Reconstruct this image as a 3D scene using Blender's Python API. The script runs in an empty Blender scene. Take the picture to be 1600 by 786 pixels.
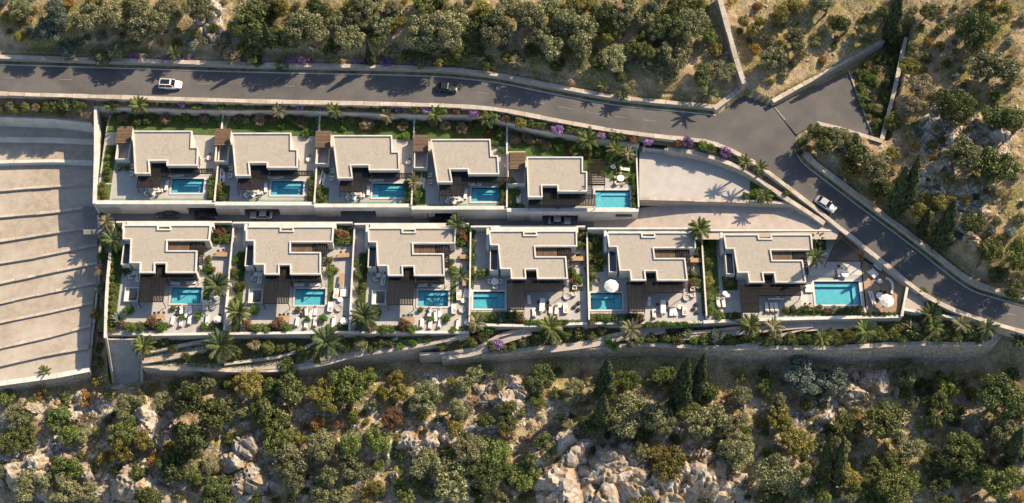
import bpy, bmesh, math, random
import numpy as np
from mathutils import Vector, Matrix, geometry
sc = bpy.context.scene
COL = sc.collection
RN = random.Random(11)
NR = np.random.default_rng(5)
rad = math.radians

# ---------------------------------------------------------------- camera
TILT = rad(26.0)          # aerial view, 26 degrees off straight down, looking north
FPX = 2300.0              # focal length in photograph pixels
DIST = FPX / 8.0          # 8 photograph pixels to a metre at the middle of the site
FWD = Vector((0, math.sin(TILT), -math.cos(TILT)))
UPV = Vector((0, math.cos(TILT), math.sin(TILT)))
CAM = -FWD * DIST
cam = bpy.data.cameras.new('camera')
cam.sensor_width = 36.0
cam.lens = 36.0 * FPX / 1600.0
cam.clip_start = 1.0
cam.clip_end = 3000.0
camo = bpy.data.objects.new('camera', cam)
camo.location = CAM
camo.rotation_euler = (TILT, 0, 0)
COL.objects.link(camo)
sc.camera = camo

# ---------------------------------------------------------------- light
SUN_E = rad(37.5)
SUN_A = math.atan2(1.0, 0.74)       # clockwise from north
world = bpy.data.worlds.new('World')
sc.world = world
world.use_nodes = True
wn = world.node_tree
wn.nodes.clear()
sky = wn.nodes.new('ShaderNodeTexSky')
sky.sky_type = 'NISHITA'
sky.sun_disc = False
sky.sun_elevation = SUN_E
sky.sun_rotation = SUN_A
bg = wn.nodes.new('ShaderNodeBackground')
bg.inputs['Strength'].default_value = 0.115
wo = wn.nodes.new('ShaderNodeOutputWorld')
wn.links.new(sky.outputs[0], bg.inputs[0])
wn.links.new(bg.outputs[0], wo.inputs[0])
sl = bpy.data.lights.new('sun', 'SUN')
sl.energy = 5.0
sl.angle = rad(0.55)
sl.color = (1.0, 0.83, 0.60)
so = bpy.data.objects.new('sun', sl)
sdir = Vector((math.sin(SUN_A) * math.cos(SUN_E), math.cos(SUN_A) * math.cos(SUN_E), math.sin(SUN_E)))
so.rotation_euler = sdir.to_track_quat('Z', 'Y').to_euler()
so.location = sdir * 200
COL.objects.link(so)
vs = sc.view_settings
vs.view_transform = 'Standard'
vs.look = 'None'
vs.exposure = 0.86
vs.gamma = 1.0
vs.use_curve_mapping = False
sc.render.engine = 'CYCLES'
sc.cycles.max_bounces = 6
sc.cycles.transparent_max_bounces = 8
sc.cycles.diffuse_bounces = 3
sc.cycles.use_denoising = True

def P(px, py, z):
    """point of the site at height z that the survey photograph shows at (px, py)"""
    d = FWD + Vector(((px - 800) / FPX, 0, 0)) - UPV * ((py - 393) / FPX)
    return CAM + d * ((z - CAM.z) / d.z)

def PX(v):
    d = Vector(v) - CAM
    w = d.dot(FWD)
    return 800 + FPX * d.x / w, 393 - FPX * d.dot(UPV) / w

# ---------------------------------------------------------------- materials
MATS = {}
def nodes_of(m):
    m.use_nodes = True
    nt = m.node_tree
    nt.nodes.clear()
    return nt

def mat(name, c1, c2=None, scale=1.0, rough=0.85, bump=0.0, bscale=None, c3=None, s3=0.2, rnd=0.0, spec=0.25, metal=0.0, detail=4.0, lo=0.35, hi=0.65):
    m = bpy.data.materials.new(name)
    nt = nodes_of(m)
    N, L = nt.nodes.new, nt.links.new
    out = N('ShaderNodeOutputMaterial')
    b = N('ShaderNodeBsdfPrincipled')
    L(b.outputs[0], out.inputs[0])
    b.inputs['Roughness'].default_value = rough
    b.inputs['Metallic'].default_value = metal
    b.inputs['Specular IOR Level'].default_value = spec
    geo = N('ShaderNodeNewGeometry')
    def noise(s, d=detail):
        n = N('ShaderNodeTexNoise')
        n.inputs['Scale'].default_value = s
        n.inputs['Detail'].default_value = d
        n.inputs['Roughness'].default_value = 0.6
        L(geo.outputs['Position'], n.inputs['Vector'])
        return n
    def mix(fac, a, bb):
        x = N('ShaderNodeMix'); x.data_type = 'RGBA'
        L(fac, x.inputs[0])
        for s, v in ((x.inputs[6], a), (x.inputs[7], bb)):
            if hasattr(v, 'links'): L(v, s)
            else: s.default_value = (*v, 1)
        return x.outputs[2]
    def ramp(f, a=lo, bb=hi):
        r = N('ShaderNodeMapRange')
        r.inputs[1].default_value = a; r.inputs[2].default_value = bb
        L(f, r.inputs[0])
        return r.outputs[0]
    colr = None
    if c2:
        colr = mix(ramp(noise(scale).outputs[0]), c1, c2)
        if c3:
            colr = mix(ramp(noise(s3).outputs[0], 0.42, 0.7), colr, c3)
    if rnd:
        oi = N('ShaderNodeObjectInfo')
        hs = N('ShaderNodeHueSaturation')
        mr = N('ShaderNodeMapRange')
        mr.inputs[3].default_value = 1 - rnd; mr.inputs[4].default_value = 1 + rnd
        L(oi.outputs['Random'], mr.inputs[0]); L(mr.outputs[0], hs.inputs['Value'])
        if colr is not None: L(colr, hs.inputs['Color'])
        else: hs.inputs['Color'].default_value = (*c1, 1)
        colr = hs.outputs[0]
    if colr is not None: L(colr, b.inputs['Base Color'])
    else: b.inputs['Base Color'].default_value = (*c1, 1)
    if bump:
        bp = N('ShaderNodeBump'); bp.inputs['Strength'].default_value = bump
        bp.inputs['Distance'].default_value = 0.1
        L(noise(bscale or scale * 3, 6).outputs[0], bp.inputs['Height'])
        L(bp.outputs[0], b.inputs['Normal'])
    MATS[name] = m
    return m

def leaf_mat(name, ca, cb, cc=None, trans=0.18):
    """foliage: colour varies leaf by leaf, clump by clump and plant by plant"""
    m = bpy.data.materials.new(name)
    nt = nodes_of(m)
    N, L = nt.nodes.new, nt.links.new
    out = N('ShaderNodeOutputMaterial')
    geo = N('ShaderNodeNewGeometry'); oi = N('ShaderNodeObjectInfo')
    nz = N('ShaderNodeTexNoise'); nz.inputs['Scale'].default_value = 0.9
    L(geo.outputs['Position'], nz.inputs['Vector'])
    ad = N('ShaderNodeMath'); ad.operation = 'ADD'
    L(geo.outputs['Random Per Island'], ad.inputs[0]); L(nz.outputs[0], ad.inputs[1])
    mr = N('ShaderNodeMapRange'); mr.inputs[1].default_value = 0.35; mr.inputs[2].default_value = 1.25
    L(ad.outputs[0], mr.inputs[0])
    cr = N('ShaderNodeValToRGB')
    cr.color_ramp.elements[0].color = (*ca, 1)
    cr.color_ramp.elements[1].color = (*cb, 1)
    if cc:
        e = cr.color_ramp.elements.new(0.9); e.color = (*cb, 1)
        cr.color_ramp.elements[2].color = (*cc, 1)
    L(mr.outputs[0], cr.inputs[0])
    hs = N('ShaderNodeHueSaturation')
    v = N('ShaderNodeMapRange'); v.inputs[3].default_value = 0.72; v.inputs[4].default_value = 1.3
    L(oi.outputs['Random'], v.inputs[0]); L(v.outputs[0], hs.inputs['Value'])
    h = N('ShaderNodeMapRange'); h.inputs[3].default_value = 0.485; h.inputs[4].default_value = 0.512
    w = N('ShaderNodeMath'); w.operation = 'FRACT'
    w2 = N('ShaderNodeMath'); w2.operation = 'MULTIPLY'; w2.inputs[1].default_value = 7.31
    L(oi.outputs['Random'], w2.inputs[0]); L(w2.outputs[0], w.inputs[0]); L(w.outputs[0], h.inputs[0])
    L(h.outputs[0], hs.inputs['Hue']); L(cr.outputs[0], hs.inputs['Color'])
    b = N('ShaderNodeBsdfPrincipled'); b.inputs['Roughness'].default_value = 0.6
    b.inputs['Specular IOR Level'].default_value = 0.25
    t = N('ShaderNodeBsdfTranslucent')
    mx = N('ShaderNodeMixShader'); mx.inputs[0].default_value = trans
    L(hs.outputs[0], b.inputs['Base Color']); L(hs.outputs[0], t.inputs['Color'])
    L(b.outputs[0], mx.inputs[1]); L(t.outputs[0], mx.inputs[2]); L(mx.outputs[0], out.inputs[0])
    MATS[name] = m
    return m

mat('white', (0.57, 0.54, 0.49), (0.52, 0.49, 0.44), 1.5, 0.8, 0.05, 12, c3=(0.44, 0.40, 0.345), s3=0.5)
mat('gravel', (0.36, 0.318, 0.265), (0.275, 0.242, 0.20), 2.2, 0.95, 0.6, 5, c3=(0.335, 0.295, 0.246), s3=0.3, detail=8)
mat('paving', (0.40, 0.375, 0.345), (0.35, 0.33, 0.30), 0.8, 0.7, 0.04, 8, c3=(0.31, 0.29, 0.265), s3=0.25)
mat('tile', (0.50, 0.47, 0.43), (0.45, 0.42, 0.385), 0.9, 0.55, 0.03, 6, rnd=0.06)
mat('asphalt', (0.096, 0.090, 0.086), (0.118, 0.110, 0.104), 0.35, 0.9, 0.25, 14, c3=(0.074, 0.070, 0.069), s3=0.14, detail=10, lo=0.3, hi=0.7)
mat('lane', (0.14, 0.135, 0.13), (0.18, 0.17, 0.165), 0.6, 0.9, 0.15, 8)
mat('drive', (0.37, 0.31, 0.265), (0.44, 0.375, 0.32), 0.7, 0.9, 0.2, 7, c3=(0.32, 0.265, 0.22), s3=0.18, detail=7)
mat('court', (0.40, 0.37, 0.335), (0.355, 0.328, 0.297), 0.6, 0.88, 0.1, 7, c3=(0.35, 0.325, 0.295), s3=0.15)
mat('terrace_gravel', (0.355, 0.298, 0.235), (0.27, 0.225, 0.178), 0.9, 0.95, 0.5, 5, c3=(0.43, 0.375, 0.32), s3=0.12, detail=7)
mat('plain_stone', (0.42, 0.365, 0.30), (0.33, 0.28, 0.228), 1.4, 0.9, 0.35, 5, c3=(0.33, 0.27, 0.21), s3=0.35, rnd=0.08)
mat('cap_stone', (0.47, 0.415, 0.35), (0.38, 0.33, 0.275), 1.2, 0.9, 0.35, 4, c3=(0.33, 0.265, 0.195), s3=0.5, rnd=0.12)
mat('line_paint', (0.28, 0.265, 0.245), (0.15, 0.14, 0.13), 2.5, 0.8)
mat('kerb', (0.40, 0.38, 0.35), (0.32, 0.30, 0.28), 2.0, 0.9, 0.1, 6, rnd=0.06)
mat('black_metal', (0.010, 0.009, 0.0085), (0.015, 0.0135, 0.0125), 2.0, 0.7, rnd=0.2, spec=0.1)
mat('dark_timber', (0.017, 0.013, 0.011), (0.029, 0.021, 0.017), 3.0, 0.75, rnd=0.25, spec=0.1)
mat('timber', (0.165, 0.105, 0.066), (0.115, 0.072, 0.044), 3.0, 0.7, rnd=0.18)
mat('deck', (0.36, 0.245, 0.165), (0.28, 0.185, 0.12), 2.5, 0.75, 0.1, 10, rnd=0.2)
mat('table_wood', (0.40, 0.255, 0.14), (0.31, 0.19, 0.10), 4.0, 0.6, rnd=0.1)
mat('cushion', (0.68, 0.64, 0.58), (0.62, 0.58, 0.52), 3.0, 0.9, rnd=0.06)
mat('tan_cushion', (0.42, 0.31, 0.21), (0.36, 0.26, 0.18), 3.0, 0.9, rnd=0.15)
mat('grey_fabric', (0.17, 0.165, 0.16), (0.13, 0.125, 0.12), 3.0, 0.9, rnd=0.2)
mat('black_fabric', (0.025, 0.024, 0.024), (0.035, 0.033, 0.032), 3.0, 0.8)
mat('pool_tile', (0.078, 0.32, 0.395), (0.115, 0.385, 0.46), 1.6, 0.5, 0.0, detail=3)
mat('soil', (0.13, 0.085, 0.052), (0.19, 0.13, 0.08), 1.0, 0.95, 0.4, 4)
mat('verge', (0.12, 0.12, 0.045), (0.25, 0.20, 0.13), 0.9, 0.95, 0.5, 6, c3=(0.06, 0.075, 0.02), s3=0.4)
mat('lawn', (0.055, 0.095, 0.022), (0.085, 0.125, 0.032), 1.2, 0.95, 0.4, 9, c3=(0.05, 0.07, 0.02), s3=0.5)
mat('trunk', (0.11, 0.085, 0.062), (0.17, 0.135, 0.10), 5.0, 0.95, 0.4, 9)
mat('palm_trunk', (0.19, 0.14, 0.095), (0.12, 0.085, 0.055), 6.0, 0.95, 0.5, 10)
mat('car_white', (0.72, 0.70, 0.67), rough=0.25, spec=0.5)
mat('car_silver', (0.42, 0.42, 0.42), rough=0.3, spec=0.5, metal=0.35)
mat('car_black', (0.016, 0.017, 0.020), rough=0.25, spec=0.5)
mat('car_dark', (0.045, 0.055, 0.06), rough=0.3, spec=0.5)
mat('tyre', (0.018, 0.018, 0.018), rough=0.9)
mat('rim', (0.45, 0.45, 0.45), rough=0.35, metal=0.8)
mat('car_glass', (0.012, 0.016, 0.022), rough=0.08, spec=0.6)
mat('lamp_glass', (0.75, 0.74, 0.70), rough=0.15, spec=0.5)
mat('tail_glass', (0.30, 0.02, 0.015), rough=0.2)
mat('window_glass', (0.028, 0.040, 0.050), rough=0.06, spec=0.6)
mat('frame', (0.05, 0.047, 0.045), rough=0.5)
mat('boulder', (0.43, 0.39, 0.335), (0.22, 0.198, 0.172), 1.5, 0.92, 1.0, 2.6, c3=(0.27, 0.165, 0.065), s3=0.55, rnd=0.2, detail=10)
mat('stone_bits', (0.50, 0.43, 0.35), (0.36, 0.30, 0.24), 1.0, 0.95, 0.3, 6, c3=(0.34, 0.22, 0.10), s3=0.3)

def stone_wall_mat(name, ca, cb, mortar, scale):
    m = bpy.data.materials.new(name)
    nt = nodes_of(m)
    N, L = nt.nodes.new, nt.links.new
    out = N('ShaderNodeOutputMaterial'); b = N('ShaderNodeBsdfPrincipled')
    b.inputs['Roughness'].default_value = 0.92
    b.inputs['Specular IOR Level'].default_value = 0.2
    geo = N('ShaderNodeNewGeometry')
    mp = N('ShaderNodeMapping'); mp.inputs['Scale'].default_value = (1, 1, 1.7)
    L(geo.outputs['Position'], mp.inputs[0])
    v = N('ShaderNodeTexVoronoi'); v.inputs['Scale'].default_value = scale
    v2 = N('ShaderNodeTexVoronoi'); v2.feature = 'DISTANCE_TO_EDGE'; v2.inputs['Scale'].default_value = scale
    n = N('ShaderNodeTexNoise'); n.inputs['Scale'].default_value = 0.5; n.inputs['Detail'].default_value = 6
    for x in (v, v2, n): L(mp.outputs[0], x.inputs['Vector'])
    sp = N('ShaderNodeSeparateColor'); L(v.outputs['Color'], sp.inputs[0])
    mx = N('ShaderNodeMix'); mx.data_type = 'RGBA'
    mx.inputs[6].default_value = (*ca, 1); mx.inputs[7].default_value = (*cb, 1)
    L(sp.outputs[0], mx.inputs[0])
    mx3 = N('ShaderNodeMix'); mx3.data_type = 'RGBA'; mx3.blend_type = 'MULTIPLY'; mx3.inputs[0].default_value = 0.5
    L(mx.outputs[2], mx3.inputs[6]); L(n.outputs['Color'], mx3.inputs[7])
    r = N('ShaderNodeMapRange'); r.inputs[1].default_value = 0.02; r.inputs[2].default_value = 0.09
    L(v2.outputs['Distance'], r.inputs[0])
    mx2 = N('ShaderNodeMix'); mx2.data_type = 'RGBA'
    mx2.inputs[6].default_value = (*mortar, 1)
    L(r.outputs[0], mx2.inputs[0]); L(mx.outputs[2], mx2.inputs[7])
    L(mx2.outputs[2], b.inputs['Base Color'])
    bp = N('ShaderNodeBump'); bp.inputs['Strength'].default_value = 0.7; bp.inputs['Distance'].default_value = 0.115
    L(r.outputs[0], bp.inputs['Height']); L(bp.outputs[0], b.inputs['Normal'])
    L(b.outputs[0], out.inputs[0])
    MATS[name] = m
stone_wall_mat('rubble', (0.62, 0.52, 0.41), (0.36, 0.29, 0.215), (0.20, 0.155, 0.11), 1.6)
stone_wall_mat('rubble_fine', (0.60, 0.51, 0.41), (0.40, 0.33, 0.255), (0.24, 0.195, 0.15), 2.2)

def water_mat():
    m = bpy.data.materials.new('pool_water')
    nt = nodes_of(m)
    N, L = nt.nodes.new, nt.links.new
    out = N('ShaderNodeOutputMaterial')
    tr = N('ShaderNodeBsdfTransparent'); gl = N('ShaderNodeBsdfGlossy')
    gl.inputs['Roughness'].default_value = 0.05
    fr = N('ShaderNodeFresnel'); fr.inputs[0].default_value = 1.33
    geo = N('ShaderNodeNewGeometry')
    nz = N('ShaderNodeTexNoise'); nz.inputs['Scale'].default_value = 2.2; nz.inputs['Detail'].default_value = 3
    L(geo.outputs['Position'], nz.inputs['Vector'])
    bp = N('ShaderNodeBump'); bp.inputs['Strength'].default_value = 0.35; bp.inputs['Distance'].default_value = 0.1
    L(nz.outputs[0], bp.inputs['Height'])
    L(bp.outputs[0], fr.inputs['Normal']); L(bp.outputs[0], gl.inputs['Normal'])
    inv = N('ShaderNodeMath'); inv.operation = 'SUBTRACT'; inv.inputs[0].default_value = 1.0
    L(geo.outputs['Backfacing'], inv.inputs[1])
    mul = N('ShaderNodeMath'); mul.operation = 'MULTIPLY'      # light leaving the water passes straight on to the tiles
    L(fr.outputs[0], mul.inputs[0]); L(inv.outputs[0], mul.inputs[1])
    mx = N('ShaderNodeMixShader')
    L(mul.outputs[0], mx.inputs[0]); L(tr.outputs[0], mx.inputs[1]); L(gl.outputs[0], mx.inputs[2])
    L(mx.outputs[0], out.inputs['Surface'])
    va = N('ShaderNodeVolumeAbsorption')
    va.inputs['Color'].default_value = (0.03, 0.84, 0.80, 1); va.inputs['Density'].default_value = 0.20
    L(va.outputs[0], out.inputs['Volume'])
    MATS['water'] = m
water_mat()

def glass_mat():
    m = bpy.data.materials.new('balustrade_glass')
    nt = nodes_of(m)
    N, L = nt.nodes.new, nt.links.new
    out = N('ShaderNodeOutputMaterial')
    tr = N('ShaderNodeBsdfTransparent'); tr.inputs[0].default_value = (0.72, 0.88, 0.84, 1)
    gl = N('ShaderNodeBsdfGlossy'); gl.inputs['Roughness'].default_value = 0.03
    fr = N('ShaderNodeFresnel'); fr.inputs[0].default_value = 1.5
    geo = N('ShaderNodeNewGeometry'); inv = N('ShaderNodeMath'); inv.operation = 'SUBTRACT'; inv.inputs[0].default_value = 1.0
    L(geo.outputs['Backfacing'], inv.inputs[1]); mul = N('ShaderNodeMath'); mul.operation = 'MULTIPLY'
    L(fr.outputs[0], mul.inputs[0]); L(inv.outputs[0], mul.inputs[1])
    mx = N('ShaderNodeMixShader')
    L(mul.outputs[0], mx.inputs[0]); L(tr.outputs[0], mx.inputs[1]); L(gl.outputs[0], mx.inputs[2])
    L(mx.outputs[0], out.inputs['Surface'])
    MATS['glass'] = m
glass_mat()

leaf_mat('leaf_olive', (0.080, 0.090, 0.034), (0.195, 0.200, 0.092), (0.34, 0.325, 0.175), 0.2)
leaf_mat('leaf_dark', (0.030, 0.048, 0.014), (0.086, 0.110, 0.032), (0.19, 0.20, 0.068), 0.2)
leaf_mat('leaf_green', (0.045, 0.078, 0.016), (0.120, 0.158, 0.038), (0.24, 0.25, 0.075), 0.2)
leaf_mat('leaf_yellow', (0.102, 0.096, 0.022), (0.198, 0.180, 0.043), (0.312, 0.264, 0.072))
leaf_mat('leaf_ochre', (0.180, 0.102, 0.026), (0.324, 0.186, 0.046), (0.432, 0.276, 0.084))
leaf_mat('leaf_tan', (0.156, 0.120, 0.072), (0.270, 0.210, 0.126), (0.372, 0.300, 0.192))
leaf_mat('leaf_brown', (0.102, 0.048, 0.026), (0.192, 0.102, 0.054), (0.264, 0.156, 0.084))
leaf_mat('leaf_blue', (0.072, 0.098, 0.074), (0.138, 0.174, 0.132), (0.228, 0.258, 0.204))
leaf_mat('leaf_cypress', (0.019, 0.031, 0.014), (0.048, 0.067, 0.026), (0.090, 0.108, 0.041))
leaf_mat('leaf_lush', (0.046, 0.102, 0.017), (0.102, 0.186, 0.031), (0.192, 0.264, 0.060))
leaf_mat('leaf_purple', (0.14, 0.06, 0.17), (0.28, 0.15, 0.33), (0.42, 0.28, 0.46))
leaf_mat('leaf_palm', (0.045, 0.070, 0.016), (0.100, 0.130, 0.030), (0.21, 0.22, 0.070), 0.15)
leaf_mat('leaf_palm_dark', (0.030, 0.050, 0.018), (0.068, 0.092, 0.034), (0.15, 0.17, 0.07), 0.15)
leaf_mat('leaf_palm_pale', (0.115, 0.105, 0.050), (0.20, 0.185, 0.095), (0.31, 0.28, 0.16), 0.15)

def ground_mat():
    m = bpy.data.materials.new('hillside_ground')
    nt = nodes_of(m)
    N, L = nt.nodes.new, nt.links.new
    out = N('ShaderNodeOutputMaterial'); b = N('ShaderNodeBsdfPrincipled')
    b.inputs['Roughness'].default_value = 0.95; b.inputs['Specular IOR Level'].default_value = 0.15
    geo = N('ShaderNodeNewGeometry')
    at = N('ShaderNodeAttribute'); at.attribute_name = 'rock'
    def noise(s, d=6, r=0.62):
        n = N('ShaderNodeTexNoise'); n.inputs['Scale'].default_value = s
        n.inputs['Detail'].default_value = d; n.inputs['Roughness'].default_value = r
        L(geo.outputs['Position'], n.inputs['Vector']); return n.outputs[0]
    def rng(f, a, bb):
        r = N('ShaderNodeMapRange'); r.inputs[1].default_value = a; r.inputs[2].default_value = bb
        L(f, r.inputs[0]); return r.outputs[0]
    def mix(f, a, bb, t='MIX'):
        x = N('ShaderNodeMix'); x.data_type = 'RGBA'; x.blend_type = t
        if isinstance(f, float): x.inputs[0].default_value = f
        else: L(f, x.inputs[0])
        for s, v in ((x.inputs[6], a), (x.inputs[7], bb)):
            if hasattr(v, 'links'): L(v, s)
            else: s.default_value = (*v, 1)
        return x.outputs[2]
    soil = mix(rng(noise(0.5), 0.38, 0.62), (0.29, 0.195, 0.105), (0.43, 0.325, 0.205))
    soil = mix(rng(noise(0.16), 0.42, 0.58), soil, (0.19, 0.165, 0.048))
    soil = mix(rng(noise(2.6), 0.52, 0.68), soil, (0.49, 0.41, 0.315))
    soil = mix(rng(noise(1.1), 0.58, 0.74), soil, (0.29, 0.19, 0.05))
    rock = mix(rng(noise(0.9), 0.35, 0.65), (0.41, 0.37, 0.325), (0.58, 0.525, 0.455))
    rock = mix(rng(noise(0.33), 0.50, 0.64), rock, (0.36, 0.22, 0.085))
    rock = mix(rng(noise(3.5), 0.52, 0.70), rock, (0.22, 0.20, 0.175))
    vo = N('ShaderNodeTexVoronoi'); vo.feature = 'DISTANCE_TO_EDGE'; vo.inputs['Scale'].default_value = 0.55
    nn = N('ShaderNodeTexNoise'); nn.inputs['Scale'].default_value = 0.8; nn.inputs['Detail'].default_value = 4
    L(geo.outputs['Position'], nn.inputs['Vector'])
    ma = N('ShaderNodeMix'); ma.data_type = 'VECTOR'; ma.inputs[0].default_value = 0.5
    ad = N('ShaderNodeVectorMath'); ad.operation = 'MULTIPLY_ADD'; ad.inputs[1].default_value = (2.4, 2.4, 2.4)
    L(nn.outputs['Color'], ad.inputs[0]); L(geo.outputs['Position'], ad.inputs[2]); L(ad.outputs[0], vo.inputs['Vector'])
    crack = rng(vo.outputs['Distance'], 0.0, 0.10)
    rock = mix(crack, (0.085, 0.075, 0.055), rock)
    fac = N('ShaderNodeMath'); fac.operation = 'ADD'
    ns = N('ShaderNodeMath'); ns.operation = 'MULTIPLY_ADD'; ns.inputs[1].default_value = 1.1; ns.inputs[2].default_value = -0.55
    L(noise(0.45), ns.inputs[0]); L(ns.outputs[0], fac.inputs[0]); L(at.outputs['Fac'], fac.inputs[1])
    L(mix(rng(fac.outputs[0], 0.38, 0.58), soil, rock), b.inputs['Base Color'])
    bp = N('ShaderNodeBump'); bp.inputs['Strength'].default_value = 0.9; bp.inputs['Distance'].default_value = 0.35
    L(noise(1.6, 8, 0.7), bp.inputs['Height']); L(bp.outputs[0], b.inputs['Normal'])
    L(b.outputs[0], out.inputs[0])
    MATS['ground'] = m
ground_mat()

# ---------------------------------------------------------------- mesh helpers
class MB:
    """collects shapes given in world metres; build() makes them ONE mesh object"""
    def __init__(s): s.v = []; s.f = []
    def add(s, vs, fs):
        o = len(s.v); s.v += [tuple(x) for x in vs]; s.f += [tuple(i + o for i in f) for f in fs]; return s
    def box(s, x0, x1, y0, y1, z0, z1):
        return s.add([(x0,y0,z0),(x1,y0,z0),(x1,y1,z0),(x0,y1,z0),(x0,y0,z1),(x1,y0,z1),(x1,y1,z1),(x0,y1,z1)],
              [(0,3,2,1),(4,5,6,7),(0,1,5,4),(1,2,6,5),(2,3,7,6),(3,0,4,7)])
    def obox(s, c, d, rz=0.0):
        ca, sa = math.cos(rz), math.sin(rz); hx, hy, hz = d[0]/2, d[1]/2, d[2]/2
        vs = []
        for z in (-hz, hz):
            for x, y in ((-hx,-hy),(hx,-hy),(hx,hy),(-hx,hy)):
                vs.append((c[0]+x*ca-y*sa, c[1]+x*sa+y*ca, c[2]+z))
        return s.add(vs, [(0,3,2,1),(4,5,6,7),(0,1,5,4),(1,2,6,5),(2,3,7,6),(3,0,4,7)])
    def prism(s, poly, z0, z1, holes=(), bottom=False):
        loops = [list(poly)] + [list(h) for h in holes]
        n = sum(len(l) for l in loops)
        flat = [p for l in loops for p in l]
        def zz(z, i): return z[i] if isinstance(z, (list, tuple)) else z
        tri = geometry.tessellate_polygon([[Vector((p[0], p[1], 0)) for p in l] for l in loops])
        vs = [(p[0], p[1], zz(z0, i)) for i, p in enumerate(flat)] + [(p[0], p[1], zz(z1, i)) for i, p in enumerate(flat)]
        fs = []
        for t in tri:
            a, bq, c = t
            ar = (flat[bq][0]-flat[a][0])*(flat[c][1]-flat[a][1]) - (flat[c][0]-flat[a][0])*(flat[bq][1]-flat[a][1])
            if ar < 0: a, c = c, a
            fs.append((a+n, bq+n, c+n))
            if bottom: fs.append((c, bq, a))
        k = 0
        for l in loops:
            m = len(l)
            for i in range(m):
                j = (i+1) % m
                fs.append((k+i, k+j, k+j+n, k+i+n))
            k += m
        return s.add(vs, fs)
    def ribbon(s, A, B):
        n = len(A)
        return s.add(list(A)+list(B), [(i, i+n, i+1+n, i+1) for i in range(n-1)])
    def tube(s, pts, rr, n=7, cap=True):
        pts = [Vector(p) for p in pts]; vs = []; fs = []
        for i, p in enumerate(pts):
            t = (pts[min(i+1, len(pts)-1)] - pts[max(i-1, 0)]).normalized()
            a = t.orthogonal().normalized(); bq = t.cross(a)
            r = rr[i] if isinstance(rr, (list, tuple)) else rr
            for k in range(n):
                g = 2*math.pi*k/n
                vs.append(p + a*(r*math.cos(g)) + bq*(r*math.sin(g)))
        for i in range(len(pts)-1):
            for k in range(n):
                fs.append((i*n+k, i*n+(k+1)%n, (i+1)*n+(k+1)%n, (i+1)*n+k))
        if cap:
            fs.append(tuple(range(n))[::-1]); fs.append(tuple(range((len(pts)-1)*n, len(pts)*n)))
        return s.add(vs, fs)
    def lathe(s, c, prof, n=20, a0=0.0):
        vs = []; fs = []
        for r, z in prof:
            for k in range(n):
                g = a0+2*math.pi*k/n
                vs.append((c[0]+r*math.cos(g), c[1]+r*math.sin(g), c[2]+z))
        for i in range(len(prof)-1):
            for k in range(n):
                fs.append((i*n+k, i*n+(k+1)%n, (i+1)*n+(k+1)%n, (i+1)*n+k))
        fs.append(tuple(range(n))[::-1]); fs.append(tuple(range((len(prof)-1)*n, len(prof)*n)))
        return s.add(vs, fs)
    def mesh(s, name, m, org=(0,0,0), smooth=False):
        me = bpy.data.meshes.new(name)
        me.from_pydata([(v[0]-org[0], v[1]-org[1], v[2]-org[2]) for v in s.v], [], s.f)
        me.materials.append(MATS[m])
        if smooth: me.polygons.foreach_set('use_smooth', [True]*len(me.polygons))
        me.update()
        return me
    def build(s, name, m, parent=None, org=None, smooth=False, bevel=0.0, root=None):
        """root: the thing whose location the vertices are relative to (default: parent)"""
        if parent is not None:
            base = root or parent
            o = bpy.data.objects.new(name, s.mesh(name, m, base.location, smooth)); o.parent = parent
        else:
            org = org or (0,0,0)
            o = bpy.data.objects.new(name, s.mesh(name, m, org, smooth)); o.location = org
        COL.objects.link(o)
        if bevel:
            md = o.modifiers.new('bevel', 'BEVEL'); md.width = bevel; md.segments = 2; md.limit_method = 'ANGLE'
        return o

THINGS = []
def tag(o, label, cat, group=None):
    o['label'] = label; o['category'] = cat
    if group: o['group'] = group
    THINGS.append(o); return o
def thing(name, loc, label, cat, group=None, rz=0.0):
    o = bpy.data.objects.new(name, None); o.location = loc; o.rotation_euler = (0, 0, rz)
    o.empty_display_size = 0.3
    COL.objects.link(o)
    return tag(o, label, cat, group)
def struct(o): o['kind'] = 'structure'; return o
def stuff(o): o['kind'] = 'stuff'; return o
def copy_tree(o, parent=None):
    c = o.copy(); COL.objects.link(c)
    if parent is not None: c.parent = parent
    for ch in o.children: copy_tree(ch, c)
    return c
UNIT = {}
def unit_mesh(m):
    if m not in UNIT:
        b = MB(); b.box(-.5,.5,-.5,.5,-.5,.5); UNIT[m] = b.mesh('block_'+m, m)
    return UNIT[m]
def piece(name, m, parent, c, d, rot=(0,0,0), root=None):
    """one plain block sharing its mesh with all like it (a slat, a slab, a plank)"""
    o = bpy.data.objects.new(name, unit_mesh(m)); o.parent = parent
    o.location = Vector(c) - (root or parent).location; o.scale = d; o.rotation_euler = rot
    COL.objects.link(o); return o
def inset(poly, d):
    n = len(poly); out = []
    ar = sum(poly[i][0]*poly[(i+1)%n][1]-poly[(i+1)%n][0]*poly[i][1] for i in range(n))
    sg = 1 if ar > 0 else -1
    for i in range(n):
        a, b, c = Vector(poly[i-1][:2]), Vector(poly[i][:2]), Vector(poly[(i+1)%n][:2])
        e1, e2 = (b-a).normalized(), (c-b).normalized()
        n1, n2 = Vector((-e1.y, e1.x))*sg, Vector((-e2.y, e2.x))*sg
        k = n1+n2
        out.append(tuple(b + k*(d/max(0.2, 1+n1.dot(n2)))))
    return out
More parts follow.
